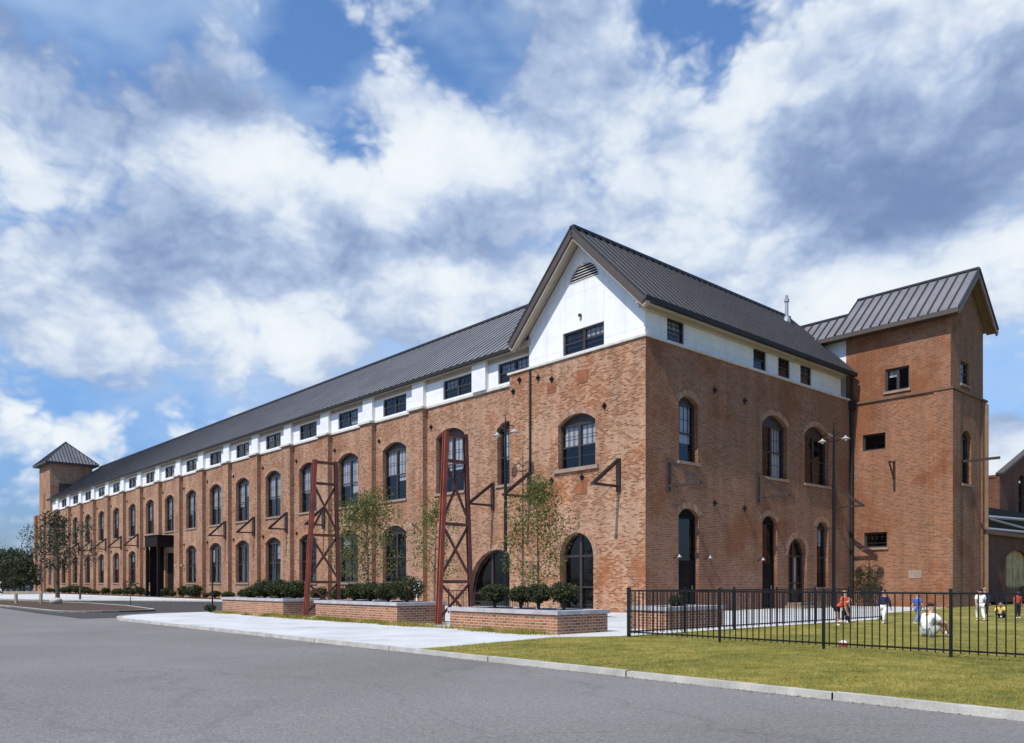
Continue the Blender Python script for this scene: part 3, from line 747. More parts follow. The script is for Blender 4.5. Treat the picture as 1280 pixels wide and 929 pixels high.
# ---- far corner tower ------------------------------------------------------
fy0, fy1, fx0, fx1 = 107.4, 114.0, .5, 6.0
tw = MB(); tw.box(.55, 6.4, 104.0, 116.3, 0, 11.5); tw.box(fx0, fx1, fy0, fy1, 11.502, 18.5)
tw.box(.2, .548, 104.0, 105.2, 0, 11.4); tw.box(.2, .548, 110.0, 111.0, 0, 11.4); tw.box(.2, .548, 115.3, 116.35, 0, 11.4)
ft = tw.build('far_tower_wall', M['brick'], mill)
for (a, b, z0_, z1_) in ((106.6, 108.2, 5.9, 9.9), (112.2, 113.8, 5.9, 9.9), (106.6, 108.2, 1.2, 4.7), (112.2, 113.8, 1.2, 4.7)):
    fw_ = MB(); fw_.box(.49, .547, a, b, z0_, z1_); fw_.build('far_tower_window', M['frame'], mill)
fw_ = MB(); fw_.box(fx0-.05, fx0-.002, 110.3, 111.3, 12.2, 14.4); fw_.build('far_tower_window', M['patch'], mill)
fw_ = MB(); fw_.box(1.6, 3.2, fy0-.05, fy0-.002, 14.4, 15.6); fw_.build('far_tower_window', M['frame'], mill)
rf = MB(); e = .7; ez = 18.6; az = 22.1; cx_, cy_ = (fx0+fx1)/2, (fy0+fy1)/2
cs = [(fx0-e, fy0-e, ez), (fx0-e, fy1+e, ez), (fx1+e, fy1+e, ez), (fx1+e, fy0-e, ez)]; ap = Vector((cx_, cy_, az))
for i in range(4):
    a, b = Vector(cs[i]), Vector(cs[(i+1) % 4]); rf.face([a, b, ap], 0); rf.face([a-Vector((0, 0, .25)), b-Vector((0, 0, .25)), b, a], 1)
    nrm = (b-a).cross(ap-a).normalized(); nrm = nrm if nrm.z > 0 else -nrm
    for k in range(1, 16):
        p = a.lerp(b, k/16); t = min(k, 16-k)/8; q = p.lerp(p+((ap-(a+b)/2)), t)
        rf.bar(p+nrm*.03, q+nrm*.03, .08, .06, nrm, 1)
    rf.bar(a+nrm*.02, ap, .14, .12, (0, 0, 1), 1)
rf.face([(p[0], p[1], ez-.25) for p in cs], 1)
rf.build('far_tower_roof', [M['roof'], M['seam']], mill)

# ---- triangular steel wall brackets, lights, tie-rod plates ------------------
def bracket(side, s, zt=6.66, zb=5.5, Lg=1.68, base=0., pw=.2):
    mb = MB(); P = px(base) if side == 'f' else py(base)
    A = P(s, zt+.05, -.06); B = P(s, zb-.25, -.06)
    mb.bar(A, B, pw, .12, (1, 0, 0) if side == 'f' else (0, 1, 0))
    up = (0, 0, 1)
    for off in (-.055, .055):
        mb.bar(P(s+off, zt-.03, -.1), P(s+off, zb, -Lg), .035, .13, up)
    mb.bar(P(s, zb-.01, -.1), P(s, zb-.01, -Lg-.05), .12, .1, up)
    mb.bar(P(s-.09, zb-.01, -Lg), P(s+.09, zb-.01, -Lg), .12, .12, up)
    return mb.build('awning_bracket', M['rusty_steel'], mill)
for s in (1.45, 7.15): bracket('f', s)
bracket('f', 10.85, 6.55, 5.4, base=XW)
for i, p in enumerate(pil):
    if i in (0, 6, 7, 8): continue
    bracket('f', p+.5, 6.5, 5.3, 1.4, base=XW-PD, pw=.34)
for s in (1.48, 8.62, 16.4): bracket('s', s)
b = MB(); b.bar((XT-.05, -2.45, 8.05), (XT-.05, -2.45, 6.45), .1, .1); b.bar((XT-.08, -2.45, 7.95), (XT-.75, -2.45, 7.95), .06, .06); b.bar((XT-.72, -2.45, 7.95), (XT-.06, -2.45, 7.0), .06, .06)
b.build('awning_bracket', M['rusty_steel'], mill)
def plate(P, s, z, r=.13):
    mb = MB(); pts = [(s-r, z), (s, z-r*1.2), (s+r, z), (s, z+r*1.2)]
    mb.face([P(*q, -.05) for q in pts])
    for i in range(4): mb.face([P(*pts[i], -.05), P(*pts[(i+1) % 4], -.05), P(*pts[(i+1) % 4], 0), P(*pts[i], 0)])
    c = P(s, z, -.05); e2 = P(s, z, -.16); mb.bar(c, e2, .06)
    mb.build('tie_plate', M['black_metal'], mill)
for s, z in ((7.9, 11.35), (8.36, 10.85), (6.56, 11.2), (5.63, 6.15), (3.66, 6.12), (2.3, 9.15), (5.63, 10.95)): plate(PF, s, z)
for s, z in ((5.0, 10.22), (7.5, 10.1), (5.0, 5.0), (7.5, 4.9)): plate(PR, s, z)
for i, p in enumerate(pil):
    plate(PW, p-.4, 10.35 - .1*(i % 2)); plate(PW, p-.45, 4.95)
for a, b, c, d in ((3.3, 4.0, 10.4, 11.0), (5.35, 5.95, 10.3, 10.8), (3.35, 4.0, 5.35, 5.95), (5.3, 5.9, 5.4, 6.0)):
    hb = MB(); pbar(hb, PF, a, b, c, d, -.02, -.002); hb.build('brick_patch', M['patch'], mill)
def wall_light(P, s, z):
    mb = MB(); a = P(s, z, -.001); b_ = P(s, z+.12, -.3)
    mb.tube([a, P(s, z+.16, -.15), b_], .025, 6, 1)
    mb.lathe([(.02, .07), (.03, .04), (.10, -.05), (.09, -.06), (.0, -.01)], b_, 12, 0)
    mb.build('wall_light', [M['galv'], M['black_metal']], mill)
for s in (1.95, 4.25, 8.7): wall_light(PR, s, 2.35)
for s in (centres[7]-2.4, centres[7]+2.4, centres[6]+1.7, 17.6): wall_light(PW if s > 18 else px(XW-PD), s, 2.9 if s > 18 else 4.6)

# ------------------------------------------------------------------ planters
def planter(x0, x1, y0, y1, h, label):
    t = empty('brick_planter', (x0+x1)/2, (y0+y1)/2, 0, 0, label, 'planter', 'brick planters before the mill')
    hx, hy = (x1-x0)/2, (y1-y0)/2
    b = MB(); b.box(-hx, hx, -hy, hy, -.05, h-.10); b.build('brick_wall', M['brick_planter'], t)
    c = MB(); cw = .36
    for a in ((-hx-.05, hx+.05, -hy-.05, -hy+cw), (-hx-.05, hx+.05, hy-cw, hy+.05), (-hx-.05, -hx+cw, -hy+cw, hy-cw), (hx-cw, hx+.05, -hy+cw, hy-cw)): c.box(*a, h-.098, h)
    c.build('cap', M['cap'], t)
    s_ = MB(); s_.box(-hx+cw, hx-cw, -hy+cw, hy-cw, h-.098, h-.03); s_.build('soil', M['soil'], t)
    return t
planter(-12.85, -11.0, -7.62, -3.27, .58, 'nearest brick planter with four round shrubs beside the lawn corner')
planter(-13.0, -11.15, -.78, 4.4, .67, 'middle brick planter between the two red steel trusses')
planter(-13.0, -11.2, 6.95, 12.75, .68, 'brick planter farthest left, beyond the farther red steel truss')
planter(-9.3, -6.6, -8.2, -6.9, .62, 'brick planter behind the left end of the black fence')

# ------------------------------------------------------------------ plants
def leaf_cloud(mb, centres_, n, size, squash=1., mi=0):
    """n small leaf faces scattered in ellipsoidal clumps (c, r)"""
    wts = np.array([c[1]**2 for c in centres_]); wts = wts/wts.sum()
    idx = rng.choice(len(centres_), n, p=wts)
    d = rng.normal(0, 1, (n, 3)); d /= np.linalg.norm(d, axis=1)[:, None]
    rad = rng.uniform(.45, 1.08, n)**.6
    cc = np.array([c[0] for c in centres_])[idx]; rr = np.array([c[1] for c in centres_])[idx]
    p = cc + d*(rr*rad)[:, None]*np.array([1, 1, squash])
    a = rng.normal(0, 1, (n, 3)); a /= np.linalg.norm(a, axis=1)[:, None]
    b = np.cross(a, d + rng.normal(0, .5, (n, 3))); b /= np.linalg.norm(b, axis=1)[:, None]
    sz = size*rng.uniform(.6, 1.4, n)[:, None]
    q = np.stack([p-a*sz, p-b*sz*.5, p+a*sz, p+b*sz*.5], 1).reshape(-1, 3)
    base = len(mb.v); mb.v += [tuple(x) for x in q]
    mb.f += [tuple(range(base+4*k, base+4*k+4)) for k in range(n)]; mb.m += [mi]*n
def shrub(x, y, z, r, label, h=1., stem=.0, n=1300, group='shrubs in the brick planters', mat='leaf_shrub', name='round_shrub', ls=.035):
    t = empty(name, x, y, z, random.uniform(0, 6), label, 'shrub', group)
    cl = []
    hc = stem + r*h
    for k in range(22):
        a = k*2.4; e2 = -.9+1.85*(k+.5)/22
        q = .62*math.sqrt(max(0, 1-e2*e2))
        cl.append((np.array([math.cos(a)*r*q, math.sin(a)*r*q, hc+e2*r*.6*h]), r*random.uniform(.30, .42)))
    cl.append((np.array([0, 0, hc]), r*.8))
    m = MB(); leaf_cloud(m, cl, int(n*1.8), ls, h); m.build('foliage', M[mat], t)
    s_ = MB()
    for k in range(4):
        a = k*1.57+random.uniform(-.4, .4); s_.tube([(0, 0, 0), (math.cos(a)*r*.15, math.sin(a)*r*.15, hc*.5), (math.cos(a)*r*.4, math.sin(a)*r*.4, hc)], [.035, .028, .015], 6)
    s_.build('stem', M['bark'], t)
    return t
def tree(name, x, y, z, h, w, label, n=2500, ls=.06, mat='leaf_young', group=None, trunk=.06, low=.3, nl=12, upright=True, clump=.19, cat='tree'):
    t = empty(name, x, y, z, random.uniform(0, 6), label, cat, group)
    tm = MB(); cl = []
    lean = (random.uniform(-.04, .04)*h, random.uniform(-.04, .04)*h)
    pts = [(lean[0]*q*q, lean[1]*q*q, h*.93*q) for q in (0, .25, .5, .75, 1)]
    tm.tube(pts, [trunk, trunk*.8, trunk*.6, trunk*.35, trunk*.12], 8)
    for k in range(nl):
        q = low + (1-low)*(k+.5)/nl; a = k*2.4+random.uniform(-.5, .5)
        prof = math.sin(math.pi*min(1, (q-low)/(1-low)*.8+.22))**.7
        L_ = w/2*prof*random.uniform(.7, 1.1)
        b = Vector((lean[0]*q*q, lean[1]*q*q, h*.93*q)); rise = (.9 if upright else .35)*L_
        e2 = b+Vector((math.cos(a)*L_, math.sin(a)*L_, rise)); m_ = b.lerp(e2, .5)+Vector((0, 0, -.06*L_))
        tm.tube([b, m_, e2], [trunk*.35*(1.2-q), trunk*.25*(1.2-q), trunk*.08], 5)
        for f in (.45, .75, 1.0):
            c = b.lerp(e2, f); cl.append((np.array(c)+rng.normal(0, .05*w, 3), clump*w*random.uniform(.6, 1.15)))
    cl.append((np.array([lean[0], lean[1], h*.95]), clump*w*.8))
    tm.build('trunk', M['bark'], t)
    m = MB(); leaf_cloud(m, cl, n, ls, 1.15); m.build('crown', M[mat], t)
    return t
def at(pxl, depth, zoff=0):           # a point standing at this bearing and distance, in site coordinates
    X = (pxl-640)/1012*depth; dx, dy = X-CX, depth-CY
    return dx*VX+dy*VY, dx*UX+dy*UY
tree('young_tree', *at(673, 28.5), 0, 5.0, 2.3, 'young leafy tree behind the nearest brick planter, before the pavilion front', n=4300, ls=.05, trunk=.05, low=.2, nl=16, group='young trees by the mill')
tree('young_tree', *at(460, 36), 0, 5.1, 3.2, 'young leafy tree behind the middle brick planter, right of the farther truss', n=6000, ls=.055, trunk=.05, low=.2, nl=16, group='young trees by the mill')
tree('young_tree', *at(543, 35), 0, 4.9, 2.3, 'thin young tree seen through the legs of the nearer red truss', n=2500, ls=.05, trunk=.05, low=.25, nl=12, group='young trees by the mill')
for i, (p, dpt, hh, ww, lab) in enumerate(((72, 57, 6.3, 3.0, 'dark young tree beside the pale boulder on the planting island'), (100, 66, 6.2, 4.2, 'sparse tree before the far end of the long brick front'), (52, 72, 6.4, 4.2, 'sparse tree before the far brick tower'))):
    tree('street_tree', *at(p, dpt), 0, hh, ww, lab, n=950 if i else 1500, ls=.09, mat='leaf_dark', trunk=.09 if i else .16, low=.3, nl=12, clump=.15)
tree('sapling', *at(163, 47.5), 0, 1.35, .7, 'small sapling on the planting island', n=240, ls=.05, trunk=.03, low=.6, nl=5, mat='leaf_dark', clump=.25)
# planter shrubs
for k, (y, r, lab) in enumerate(((-3.95, .47, 'round shrub at the left end of the nearest planter'), (-4.95, .42, 'second round shrub from the left in the nearest planter'), (-5.8, .45, 'third round shrub from the left in the nearest planter'), (-6.65, .46, 'round shrub at the right end of the nearest planter, by the corner'))):
    shrub(-11.75+.1*(k % 2), y, .54, r*random.uniform(.92, 1.06), lab, .72, .14, 1500)
for k, (y, r, lab) in enumerate(((3.6, .5, 'clipped shrub at the left end of the middle planter'), (2.5, .5, 'clipped shrub left of the centre of the middle planter'), (1.4, .48, 'clipped shrub right of the centre of the middle planter'), (.3, .62, 'largest clipped shrub, at the right end of the middle planter'))):
    shrub(-11.9, y, .6, r*random.uniform(.95, 1.1), lab, .72, .05, 1600)
for k, (y, r, lab) in enumerate(((12.0, .42, 'low shrub at the left end of the farthest left planter'), (10.7, .66, 'broad dark shrub in the middle of the farthest left planter'), (9.3, .62, 'broad dark shrub right of the middle in the farthest left planter'), (8.0, .55, 'dark shrub at the right end of the farthest left planter'))):
    shrub(-12.0, y, .6, r*random.uniform(.95, 1.15), lab, .68, .02, 1700, ls=.04)
shrub(-7.9, -7.55, .56, .3, 'low shrub in the planter behind the fence', .7, .0, 600)
shrub(-13.2, 13.6, 0, .28, 'small weedy bush at the left end of the planters', .7, .0, 400, group='')
shrub(XT-.9, -1.3, 0.0, 1.0, 'sprawling bush in the corner at the foot of the brick stair tower', 1.0, .3, 700, group='', mat='leaf_dark', name='corner_bush', ls=.06)
pos = [(i, j) for i in range(15) for j in (.5, 2.6, 4.3)]
proto = None
for i, j in pos:
    y = pil[i]+j
    if abs(y-centres[7]) < 2.4: continue
    if proto is None:
        proto = shrub(-.3, y, .03, .5, 'low dark shrub in the bed along the long brick front', .8, .05, 420, group='foundation shrubs along the long front', name='foundation_shrub', ls=.07)
        o = proto
    else:
        o = copy_tree(proto); o.location = W(-.3+random.uniform(-.4, .2), y+random.uniform(-.5, .5), .03)
        o.rotation_euler = (0, 0, random.uniform(0, 6)); k = random.uniform(.55, 1.3); o.scale = (k*1.1, k*1.1, k*random.uniform(.8, 1.2))
# far trees on the left
def big_tree(p, dpt, hh, ww, lab, n=1500, ls=.22):
    tree('far_tree', *at(p, dpt), -.3, hh, ww, lab, n=n, ls=ls, mat='leaf_dark', trunk=.2, low=.22, nl=16, upright=False, clump=.2, group='trees beyond the far end of the mill')
for i, (p, dpt, hh, ww) in enumerate(((-12, 98, 4.9, 6), (4, 110, 5.2, 6), (17, 122, 6.2, 6), (30, 105, 4.6, 4), (38, 135, 6.0, 7), (-35, 120, 6, 9), (10, 150, 7.4, 9), (26, 150, 7.2, 8))):
    big_tree(p, dpt, hh, ww, ['dark tree at the left edge beyond the timber rail', 'dark tree second from the left edge beyond the rail', 'taller dark tree standing left of the far brick tower', 'small dark tree just left of the far brick tower', 'dark tree rising behind the far brick tower', 'dark tree outside the left edge of the view', 'tall distant tree behind the left row', 'tall distant tree near the far tower'][i])

# ------------------------------------------------------------------ red steel trusses
def truss(y, vn, vf, vnt, vft, h, label):
    t = empty('steel_truss', (vn+vf)/2, y, 0, 0, label, 'steel truss', 'red steel crane trusses'); cx = (vn+vf)/2
    def leg(a, b, mat, w):
        m = MB(); A = Vector((a-cx, 0, -.02)); B = Vector((b-cx, 0, h)); d = w/2
        m.bar(A-Vector((0, d*.8, 0)), B-Vector((0, d*.8, 0)), w, .03, (0, 1, 0)); m.bar(A+Vector((0, d*.8, 0)), B+Vector((0, d*.8, 0)), w, .03, (0, 1, 0))
        m.bar(A, B, .04, w*.75, (0, 1, 0)); m.build('leg', mat, t)
        p = MB(); p.box(a-cx-.2, a-cx+.2, -.2, .2, .002, .03); p.build('base_plate', mat, t)
    leg(vn, vnt, M['red_steel'], .15); leg(vf, vft, M['red_shaded'], .12)
    N_ = lambda f: Vector((vn+(vnt-vn)*f-cx, 0, h*f)); F_ = lambda f: Vector((vf+(vft-vf)*f-cx, 0, h*f))
    for f in (.985, .85, .52, .22):
        m = MB(); m.bar(N_(f), F_(f), .1, .11, (0, 1, 0)); m.build('cross_strut', M['red_shaded'], t)
    for a, b in ((.02, .21), (.235, .51), (.535, .84)):
        m = MB(); m.bar(N_(a)+Vector((0, .035, 0)), F_(b)+Vector((0, .035, 0)), .085, .03, (0, 1, 0)); m.build('diagonal_brace', M['red_shaded'], t)
        m = MB(); m.bar(F_(a)-Vector((0, .035, 0)), N_(b)-Vector((0, .035, 0)), .085, .03, (0, 1, 0)); m.build('diagonal_brace', M['red_shaded'], t)
truss(-1.58, -12.02, -10.7, -11.72, -10.95, 6.0, 'nearer red steel truss standing between two brick planters')
truss(6.3, -12.4, -10.98, -12.02, -11.14, 6.0, 'farther red steel truss between the middle and left planters')

# ------------------------------------------------------------------ lamp posts, sign posts, railings
def lamp(x, y, label, h=9.4):
    t = empty('lamp_post', x, y, 0, 0, label, 'lamp post', 'double armed lamp posts')
    m = MB(); m.tube([(0, 0, 0), (0, 0, .5), (0, 0, .52), (0, 0, h*.55), (0, 0, h-.75), (0, 0, h)], [.13, .13, .09, .08, .055, .012], 10); m.build('pole', M['black_metal'], t)
    a = MB()
    for d in (-1, 1):
        a.tube([(0, 0, h-.75), (0, d*.3, h-.55), (0, d*.58, h-.62), (0, d*.62, h-.8)], .028, 6)
        a.bar((0, 0, h-1.0), (0, d*.62, h-.88), .035)
    a.build('arm', M['black_metal'], t)
    for d in (-1, 1):
        s_ = MB(); s_.lathe([(.03, .06), (.06, .0), (.22, -.10), (.23, -.13), (.21, -.12), (.0, -.04)], (0, d*.62, h-.82), 18); s_.build('lamp_shade', M['shade'], t, smooth=True)
        b_ = MB(); b_.lathe([(0, 0), (.07, -.03), (.08, -.1), (0, -.16)], (0, d*.62, h-.89), 10); b_.build('bulb', M['white_paint'], t, smooth=True)
lamp(-1.25, 7.55, 'tall black double lamp post by the left edge of the pavilion')
lamp(13.3, -1.6, 'tall black double lamp post by the short brick side near the tower', 9.6)
t = empty('sign_post', *at(265.5, 35.3), 0, 0, 'slim dark post with a small sign seen from behind, left of the planters', 'sign post')
m = MB(); m.tube([(0, 0, 0), (0, 0, 2.75)], .035, 8); m.build('pole', M['black_metal'], t)
m = MB(); m.box(.036, .06, -.16, .16, 2.2, 2.72); m.build('sign_panel', M['galv'], t)
t = empty('small_sign', *at(521, 33.0), 0, 0, 'small white house-shaped sign behind the middle planter', 'sign')
m = MB(); pts = [(-.22, .85), (.22, .85), (.22, 1.2), (0, 1.5), (-.22, 1.2)]
m.face([(-.03, *p) for p in pts]); m.face([(.03, *p) for p in pts][::-1])
for i in range(5): m.face([(-.03, *pts[i]), (.03, *pts[i]), (.03, *pts[(i+1) % 5]), (-.03, *pts[(i+1) % 5])])
m.build('sign_panel', M['white_paint'], t); m = MB(); m.tube([(0, 0, 0), (0, 0, .86)], .03, 8); m.build('pole', M['white_paint'], t)

def fence(name, label, axis, x, y, length, h, npost, gap=.135, cat='fence', posts=None):
    t = empty(name, x, y, 0, 0, label, cat)
    def pt(s, z): return (s, 0, z) if axis == 'x' else (0, -s, z)
    m = MB(); m.bar(pt(0, h-.03), pt(length, h-.03), .034, .034); m.bar(pt(0, .13), pt(length, .13), .03, .032); m.build('rail', M['black_metal'], t)
    k = MB(); n = int(length/gap)
    for i in range(1, n): k.bar(pt(i*gap, .08), pt(i*gap, h-.05), .017, .017)
    pk = k.build('picket_row', M['black_metal'], t)
    for s in (posts or [length*i/npost for i in range(npost+1)]):
        q = MB(); a = pt(s, 0); q.box(a[0]-.021, a[0]+.021, a[1]-.021, a[1]+.021, 0, h+.03); q.box(a[0]-.026, a[0]+.026, a[1]-.026, a[1]+.026, h+.03, h+.045); q.build('post', M['black_metal'], t)
fence('metal_fence', 'black metal picket fence running across the lawn toward the right edge', 'y', -12.35, -9.5, 15.2, 1.12, 6, posts=[0, 2.45, 4.75, 7.0, 9.3, 11.6, 13.9])
fence('metal_fence', 'black metal picket fence along the white walk beside the short brick side', 'x', -12.31, -9.42, 13.5, 1.12, 6, posts=[.0, 2.2, 4.4, 6.6, 8.8, 11, 13.4])
fence('terrace_railing', 'low dark railing on the terrace behind the nearer red truss', 'x', -6.0, 5.8, 4.6, 1.0, 2, cat='railing')
fence('metal_fence', 'dark metal fence at the back of the playground beyond the stair tower', 'y', 25.0, -6.0, 24, 1.1, 10, gap=.16)

# ------------------------------------------------------------------ left foreground bits
bx_, by_ = at(70, 50)
t = MB(); bmx = bmesh.new(); bmesh.ops.create_icosphere(bmx, subdivisions=3, radius=.32)
for v in bmx.verts:
    n_ = Vector((math.sin(v.co.x*7+1)+math.cos(v.co.y*9), math.sin(v.co.y*6+2), math.cos(v.co.z*8)))*.03
    v.co = Vector((v.co.x*1.0, v.co.y*1.2, v.co.z*.8))+n_
me = bpy.data.meshes.new('boulder'); bmx.to_mesh(me); me.materials.append(M['rock'])
o = bpy.data.objects.new('boulder', me); COL.objects.link(o); o.location = W(bx_, by_, .17); tag(o, 'pale rounded boulder on the planting island', 'boulder')
rx_, ry_ = at(20, 52)
t = empty('timber_rail', rx_, ry_, 0, 0, 'low weathered timber rail on two posts at the left edge', 'rail')
dx_, dy_ = at(51, 52); L_ = math.hypot(dx_-rx_, dy_-ry_); ang = math.atan2(dy_-ry_, dx_-rx_); t.rotation_euler = (0, 0, TH+ang)
m = MB(); m.box(-.8, L_+.1, -.06, .06, .62, .78); m.build('beam', M['timber'], t)
for s in (0, L_):
    m = MB(); m.box(s-.07, s+.07, -.07, .07, 0, .618); m.build('post', M['timber'], t)
# low white building beyond the trees
bx2, by2 = at(10, 175)
t = empty('white_shed', bx2, by2, -.3, .3, 'low white building glimpsed behind the dark trees at the left', 'building')
m = MB(); m.box(-8, 8, -14, 14, 0, 4.2); m.build('wall', M['white_panel'], t)
m = MB()
for s in (-1, 1): m.face([(s*8.6, -14.6, 4.1), (s*8.6, 14.6, 4.1), (0, 14.6, 6.4), (0, -14.6, 6.4)])
m.face([(-8, -14, 4.2), (8, -14, 4.2), (0, -14, 6.35)]); m.build('roof', M['roof'], t)
for k in range(5):
    m = MB(); m.box(-8.04, -8.002, -11+k*5-.7, -11+k*5+.7, 1.4, 2.8); m.build('window', M['frame'], t)

# ------------------------------------------------------------------ neighbour on the right
nb_ = empty('brick_building', 39.4, -1.2, 0, 0, 'brown brick building with a low gable behind the stair tower at the right edge', 'building')
PN = py(0.)
nt_ = lambda q: 9.3+(9-abs(q-9))*.385
no = [Op(4.2, 5.8, 6.2, 9.4, .3), Op(8.2, 9.8, 6.2, 10.2, .3), Op(12.2, 13.8, 6.2, 9.4, .3)]
m = wall(PN, 0, 18, 0, nt_, no, flip=True, extra=(9,)); m.face([(0, 0, 0), (0, 30, 0), (0, 30, 9.3), (0, 0, 9.3)]); m.face([(18, 0, 0), (18, 30, 0), (18, 30, 9.3), (18, 0, 9.3)])
m.build('wall', M['brick_shaded'], nb_)
for o in no: window(PN, o, cols=1, vb=1, parent=nb_)
m = MB(); m.box(.5, 17.5, .6, .7, 0, 8.9); m.build('dark_backing', M['dark_room'], nb_)  # near-black sheet, the dark of the rooms behind put into its colour
m = MB()
for s in (-1, 1): m.bar((9+s*9.1, .0, 9.33), (9, .0, 12.83), .5, .16, (0, 0, 1))
m.box(0, 18, .3, 30, 9.0, 9.15)
m.build('roof', M['eave_brown'], nb_)
# lower wing in front of it
lw = empty('brick_annex', 28.5, -2.6, 0, 0, 'low brick annex with a boarded arched window and white pipes on its roof', 'building')
ao = [Op(7.6, 12.6, .95, 3.1, .55)]
m = wall(PN, 0, 26, 0, 4.55, ao, flip=True); m.face([(0, 0, 0), (0, 1, 0), (0, 1, 4.55), (0, 0, 4.55)]); m.build('wall', M['brick_shaded'], lw)
m = MB(); archring(m, PN, ao[0], .25, -.012, .02, .003); m.build('brick_arch', M['brick_shaded'], lw)
m = MB()
for k in range(12):
    a = 7.61+k*.4158; b_ = a+.408; dd = .2+.02*(k % 3 == 1); m.face([PN(a, .95, dd), PN(b_, .95, dd), PN(b_, ao[0].top(min(b_, 12.59)), dd), PN(a, ao[0].top(max(a, 7.61)), dd)])
m.build('boarded_window', M['pale_board'], lw)
m = MB(); m.box(-.05, 26, -.2, .95, 4.552, 4.8); m.build('roof', M['course'], lw)
m = MB(); m.box(4.0, 25, .5, .94, 4.802, 6.5); m.build('roof_plant_box', M['dark_room'], lw)
for (a, b_, z0_, z1_, lab) in ((4, 25, 5.75, 6.3, 'upper'), (4, 25, 4.95, 5.2, 'lower'), (5, 18, 5.65, 5.1, 'mid')):
    m = MB(); m.tube([(a, .2, z0_), (b_, .2, z1_)], .11 if lab != 'mid' else .08, 8)
    m.build('roof_pipe', M['galv'], lw)

# dark hedge at the back of the play lawn
for k in range(7):
    o = shrub(26.2+random.uniform(-.2, .2), -7.2-k*1.9, 0, .95, ['hedge shrub nearest the stair tower'] [0] if k == 0 else 'dark hedge shrub behind the playground fence', .75, .05, 700, group='hedge shrubs behind the playground', mat='leaf_dark', name='hedge_shrub', ls=.07)
    if k: o['label'] = 'dark hedge shrub in the row behind the children at the right'

# ------------------------------------------------------------------ people
def skin_mat(name, c): return plain(name, c, .55, var=.08, scale=20)
M['skin'] = skin_mat('skin', (.50, .27, .18)); M['skin_dark'] = skin_mat('brown_skin', (.20, .095, .06))
def cloth(name, c): return plain(name, c, .9, var=.12, scale=9)
CL = dict(orange=cloth('orange_cloth', (.55, .085, .03)), black=cloth('black_cloth', (.012, .012, .014)), white=cloth('white_cloth', (.78, .78, .76)), blue=cloth('blue_cloth', (.05, .12, .42)), navy=cloth('navy_cloth', (.015, .018, .06)), denim=cloth('denim_cloth', (.16, .24, .45)), yellow=cloth('yellow_cloth', (.75, .58, .12)), red=cloth('red_cloth', (.42, .05, .03)), khaki=cloth('khaki_cloth', (.35, .33, .28)), purple=cloth('violet_cloth', (.22, .15, .40)))
HAIR = {'brown': cloth('brown_hair', (.05, .025, .014)), 'black': cloth('black_hair', (.012, .01, .01)), 'fair': cloth('fair_hair', (.35, .22, .1))}
def skin_mesh(name, verts, radii, edges, root, mat, parent, sub=2):
    me = bpy.data.meshes.new(name); me.from_pydata([tuple(v) for v in verts], edges, [])
    o = bpy.data.objects.new(name+'_skin', me); COL.objects.link(o)
    sk = o.modifiers.new('s', 'SKIN'); sk.use_smooth_shade = True; sk.branch_smoothing = .4
    lay = me.skin_vertices[0] if len(me.skin_vertices) else None
    if lay is None:
        bm = bmesh.new(); bm.from_mesh(me); bm.verts.layers.skin.verify(); bm.to_mesh(me); bm.free(); lay = me.skin_vertices[0]
    for i, d in enumerate(lay.data):
        r = radii[i]; d.radius = r if hasattr(r, '__len__') else (r, r); d.use_root = (i == root)
    ss = o.modifiers.new('d', 'SUBSURF'); ss.levels = sub; ss.render_levels = sub
    dg = bpy.context.evaluated_depsgraph_get(); ev = o.evaluated_get(dg)
    nm = bpy.data.meshes.new_from_object(ev, depsgraph=dg); nm.name = name
    COL.objects.unlink(o); bpy.data.objects.remove(o)
    nm.materials.clear(); nm.materials.append(mat)
    for p in nm.polygons: p.use_smooth = True
    r = bpy.data.objects.new(name, nm); COL.objects.link(r); r.parent = parent
    return r
def limbs(pose):
    J = {k: Vector(v) for k, v in pose.items()}
    return J
STAND = dict(pelvis=(0,0,.50), waist=(0,0,.60), chest=(0,0,.72), neck=(0,0,.80), chin=(0,-.012,.845), head=(0,-.005,.915),
    shL=(.105,0,.765), elL=(.145,.01,.60), haL=(.15,-.04,.45), shR=(-.105,0,.765), elR=(-.145,.01,.60), haR=(-.15,-.04,.45),
    hiL=(.055,0,.48), knL=(.062,-.01,.265), anL=(.065,.01,.045), hiR=(-.055,0,.48), knR=(-.062,-.01,.265), anR=(-.065,.01,.045))
WALK = dict(STAND, knL=(.06,-.09,.28), anL=(.06,-.10,.045), knR=(-.06,.02,.26), anR=(-.06,.15,.06), haL=(.15,.10,.46), haR=(-.15,-.12,.47), elL=(.145,.05,.60), elR=(-.145,-.03,.60))
BEND = dict(STAND, waist=(0,-.07,.57), chest=(0,-.19,.63), neck=(0,-.27,.665), chin=(0,-.315,.66), head=(0,-.35,.70), shL=(.105,-.22,.655), shR=(-.105,-.22,.655), elL=(.13,-.24,.50), elR=(-.13,-.24,.50), haL=(.10,-.28,.36), haR=(-.10,-.28,.36), anL=(.1,.03,.045), knL=(.09,-.03,.26), anR=(-.09,-.02,.045))
SIT = dict(pelvis=(0,.05,.085), waist=(0,.07,.17), chest=(0,.04,.30), neck=(0,.0,.385), chin=(0,-.03,.425), head=(0,-.03,.495),
    shL=(.115,.02,.345), elL=(.17,-.07,.22), haL=(.06,-.25,.19), shR=(-.115,.02,.345), elR=(-.17,-.09,.23), haR=(-.06,-.25,.19),
    hiL=(.07,.03,.08), knL=(.10,-.19,.245), anL=(.06,-.30,.04), hiR=(-.07,.03,.08), knR=(-.10,-.19,.245), anR=(-.06,-.30,.04))
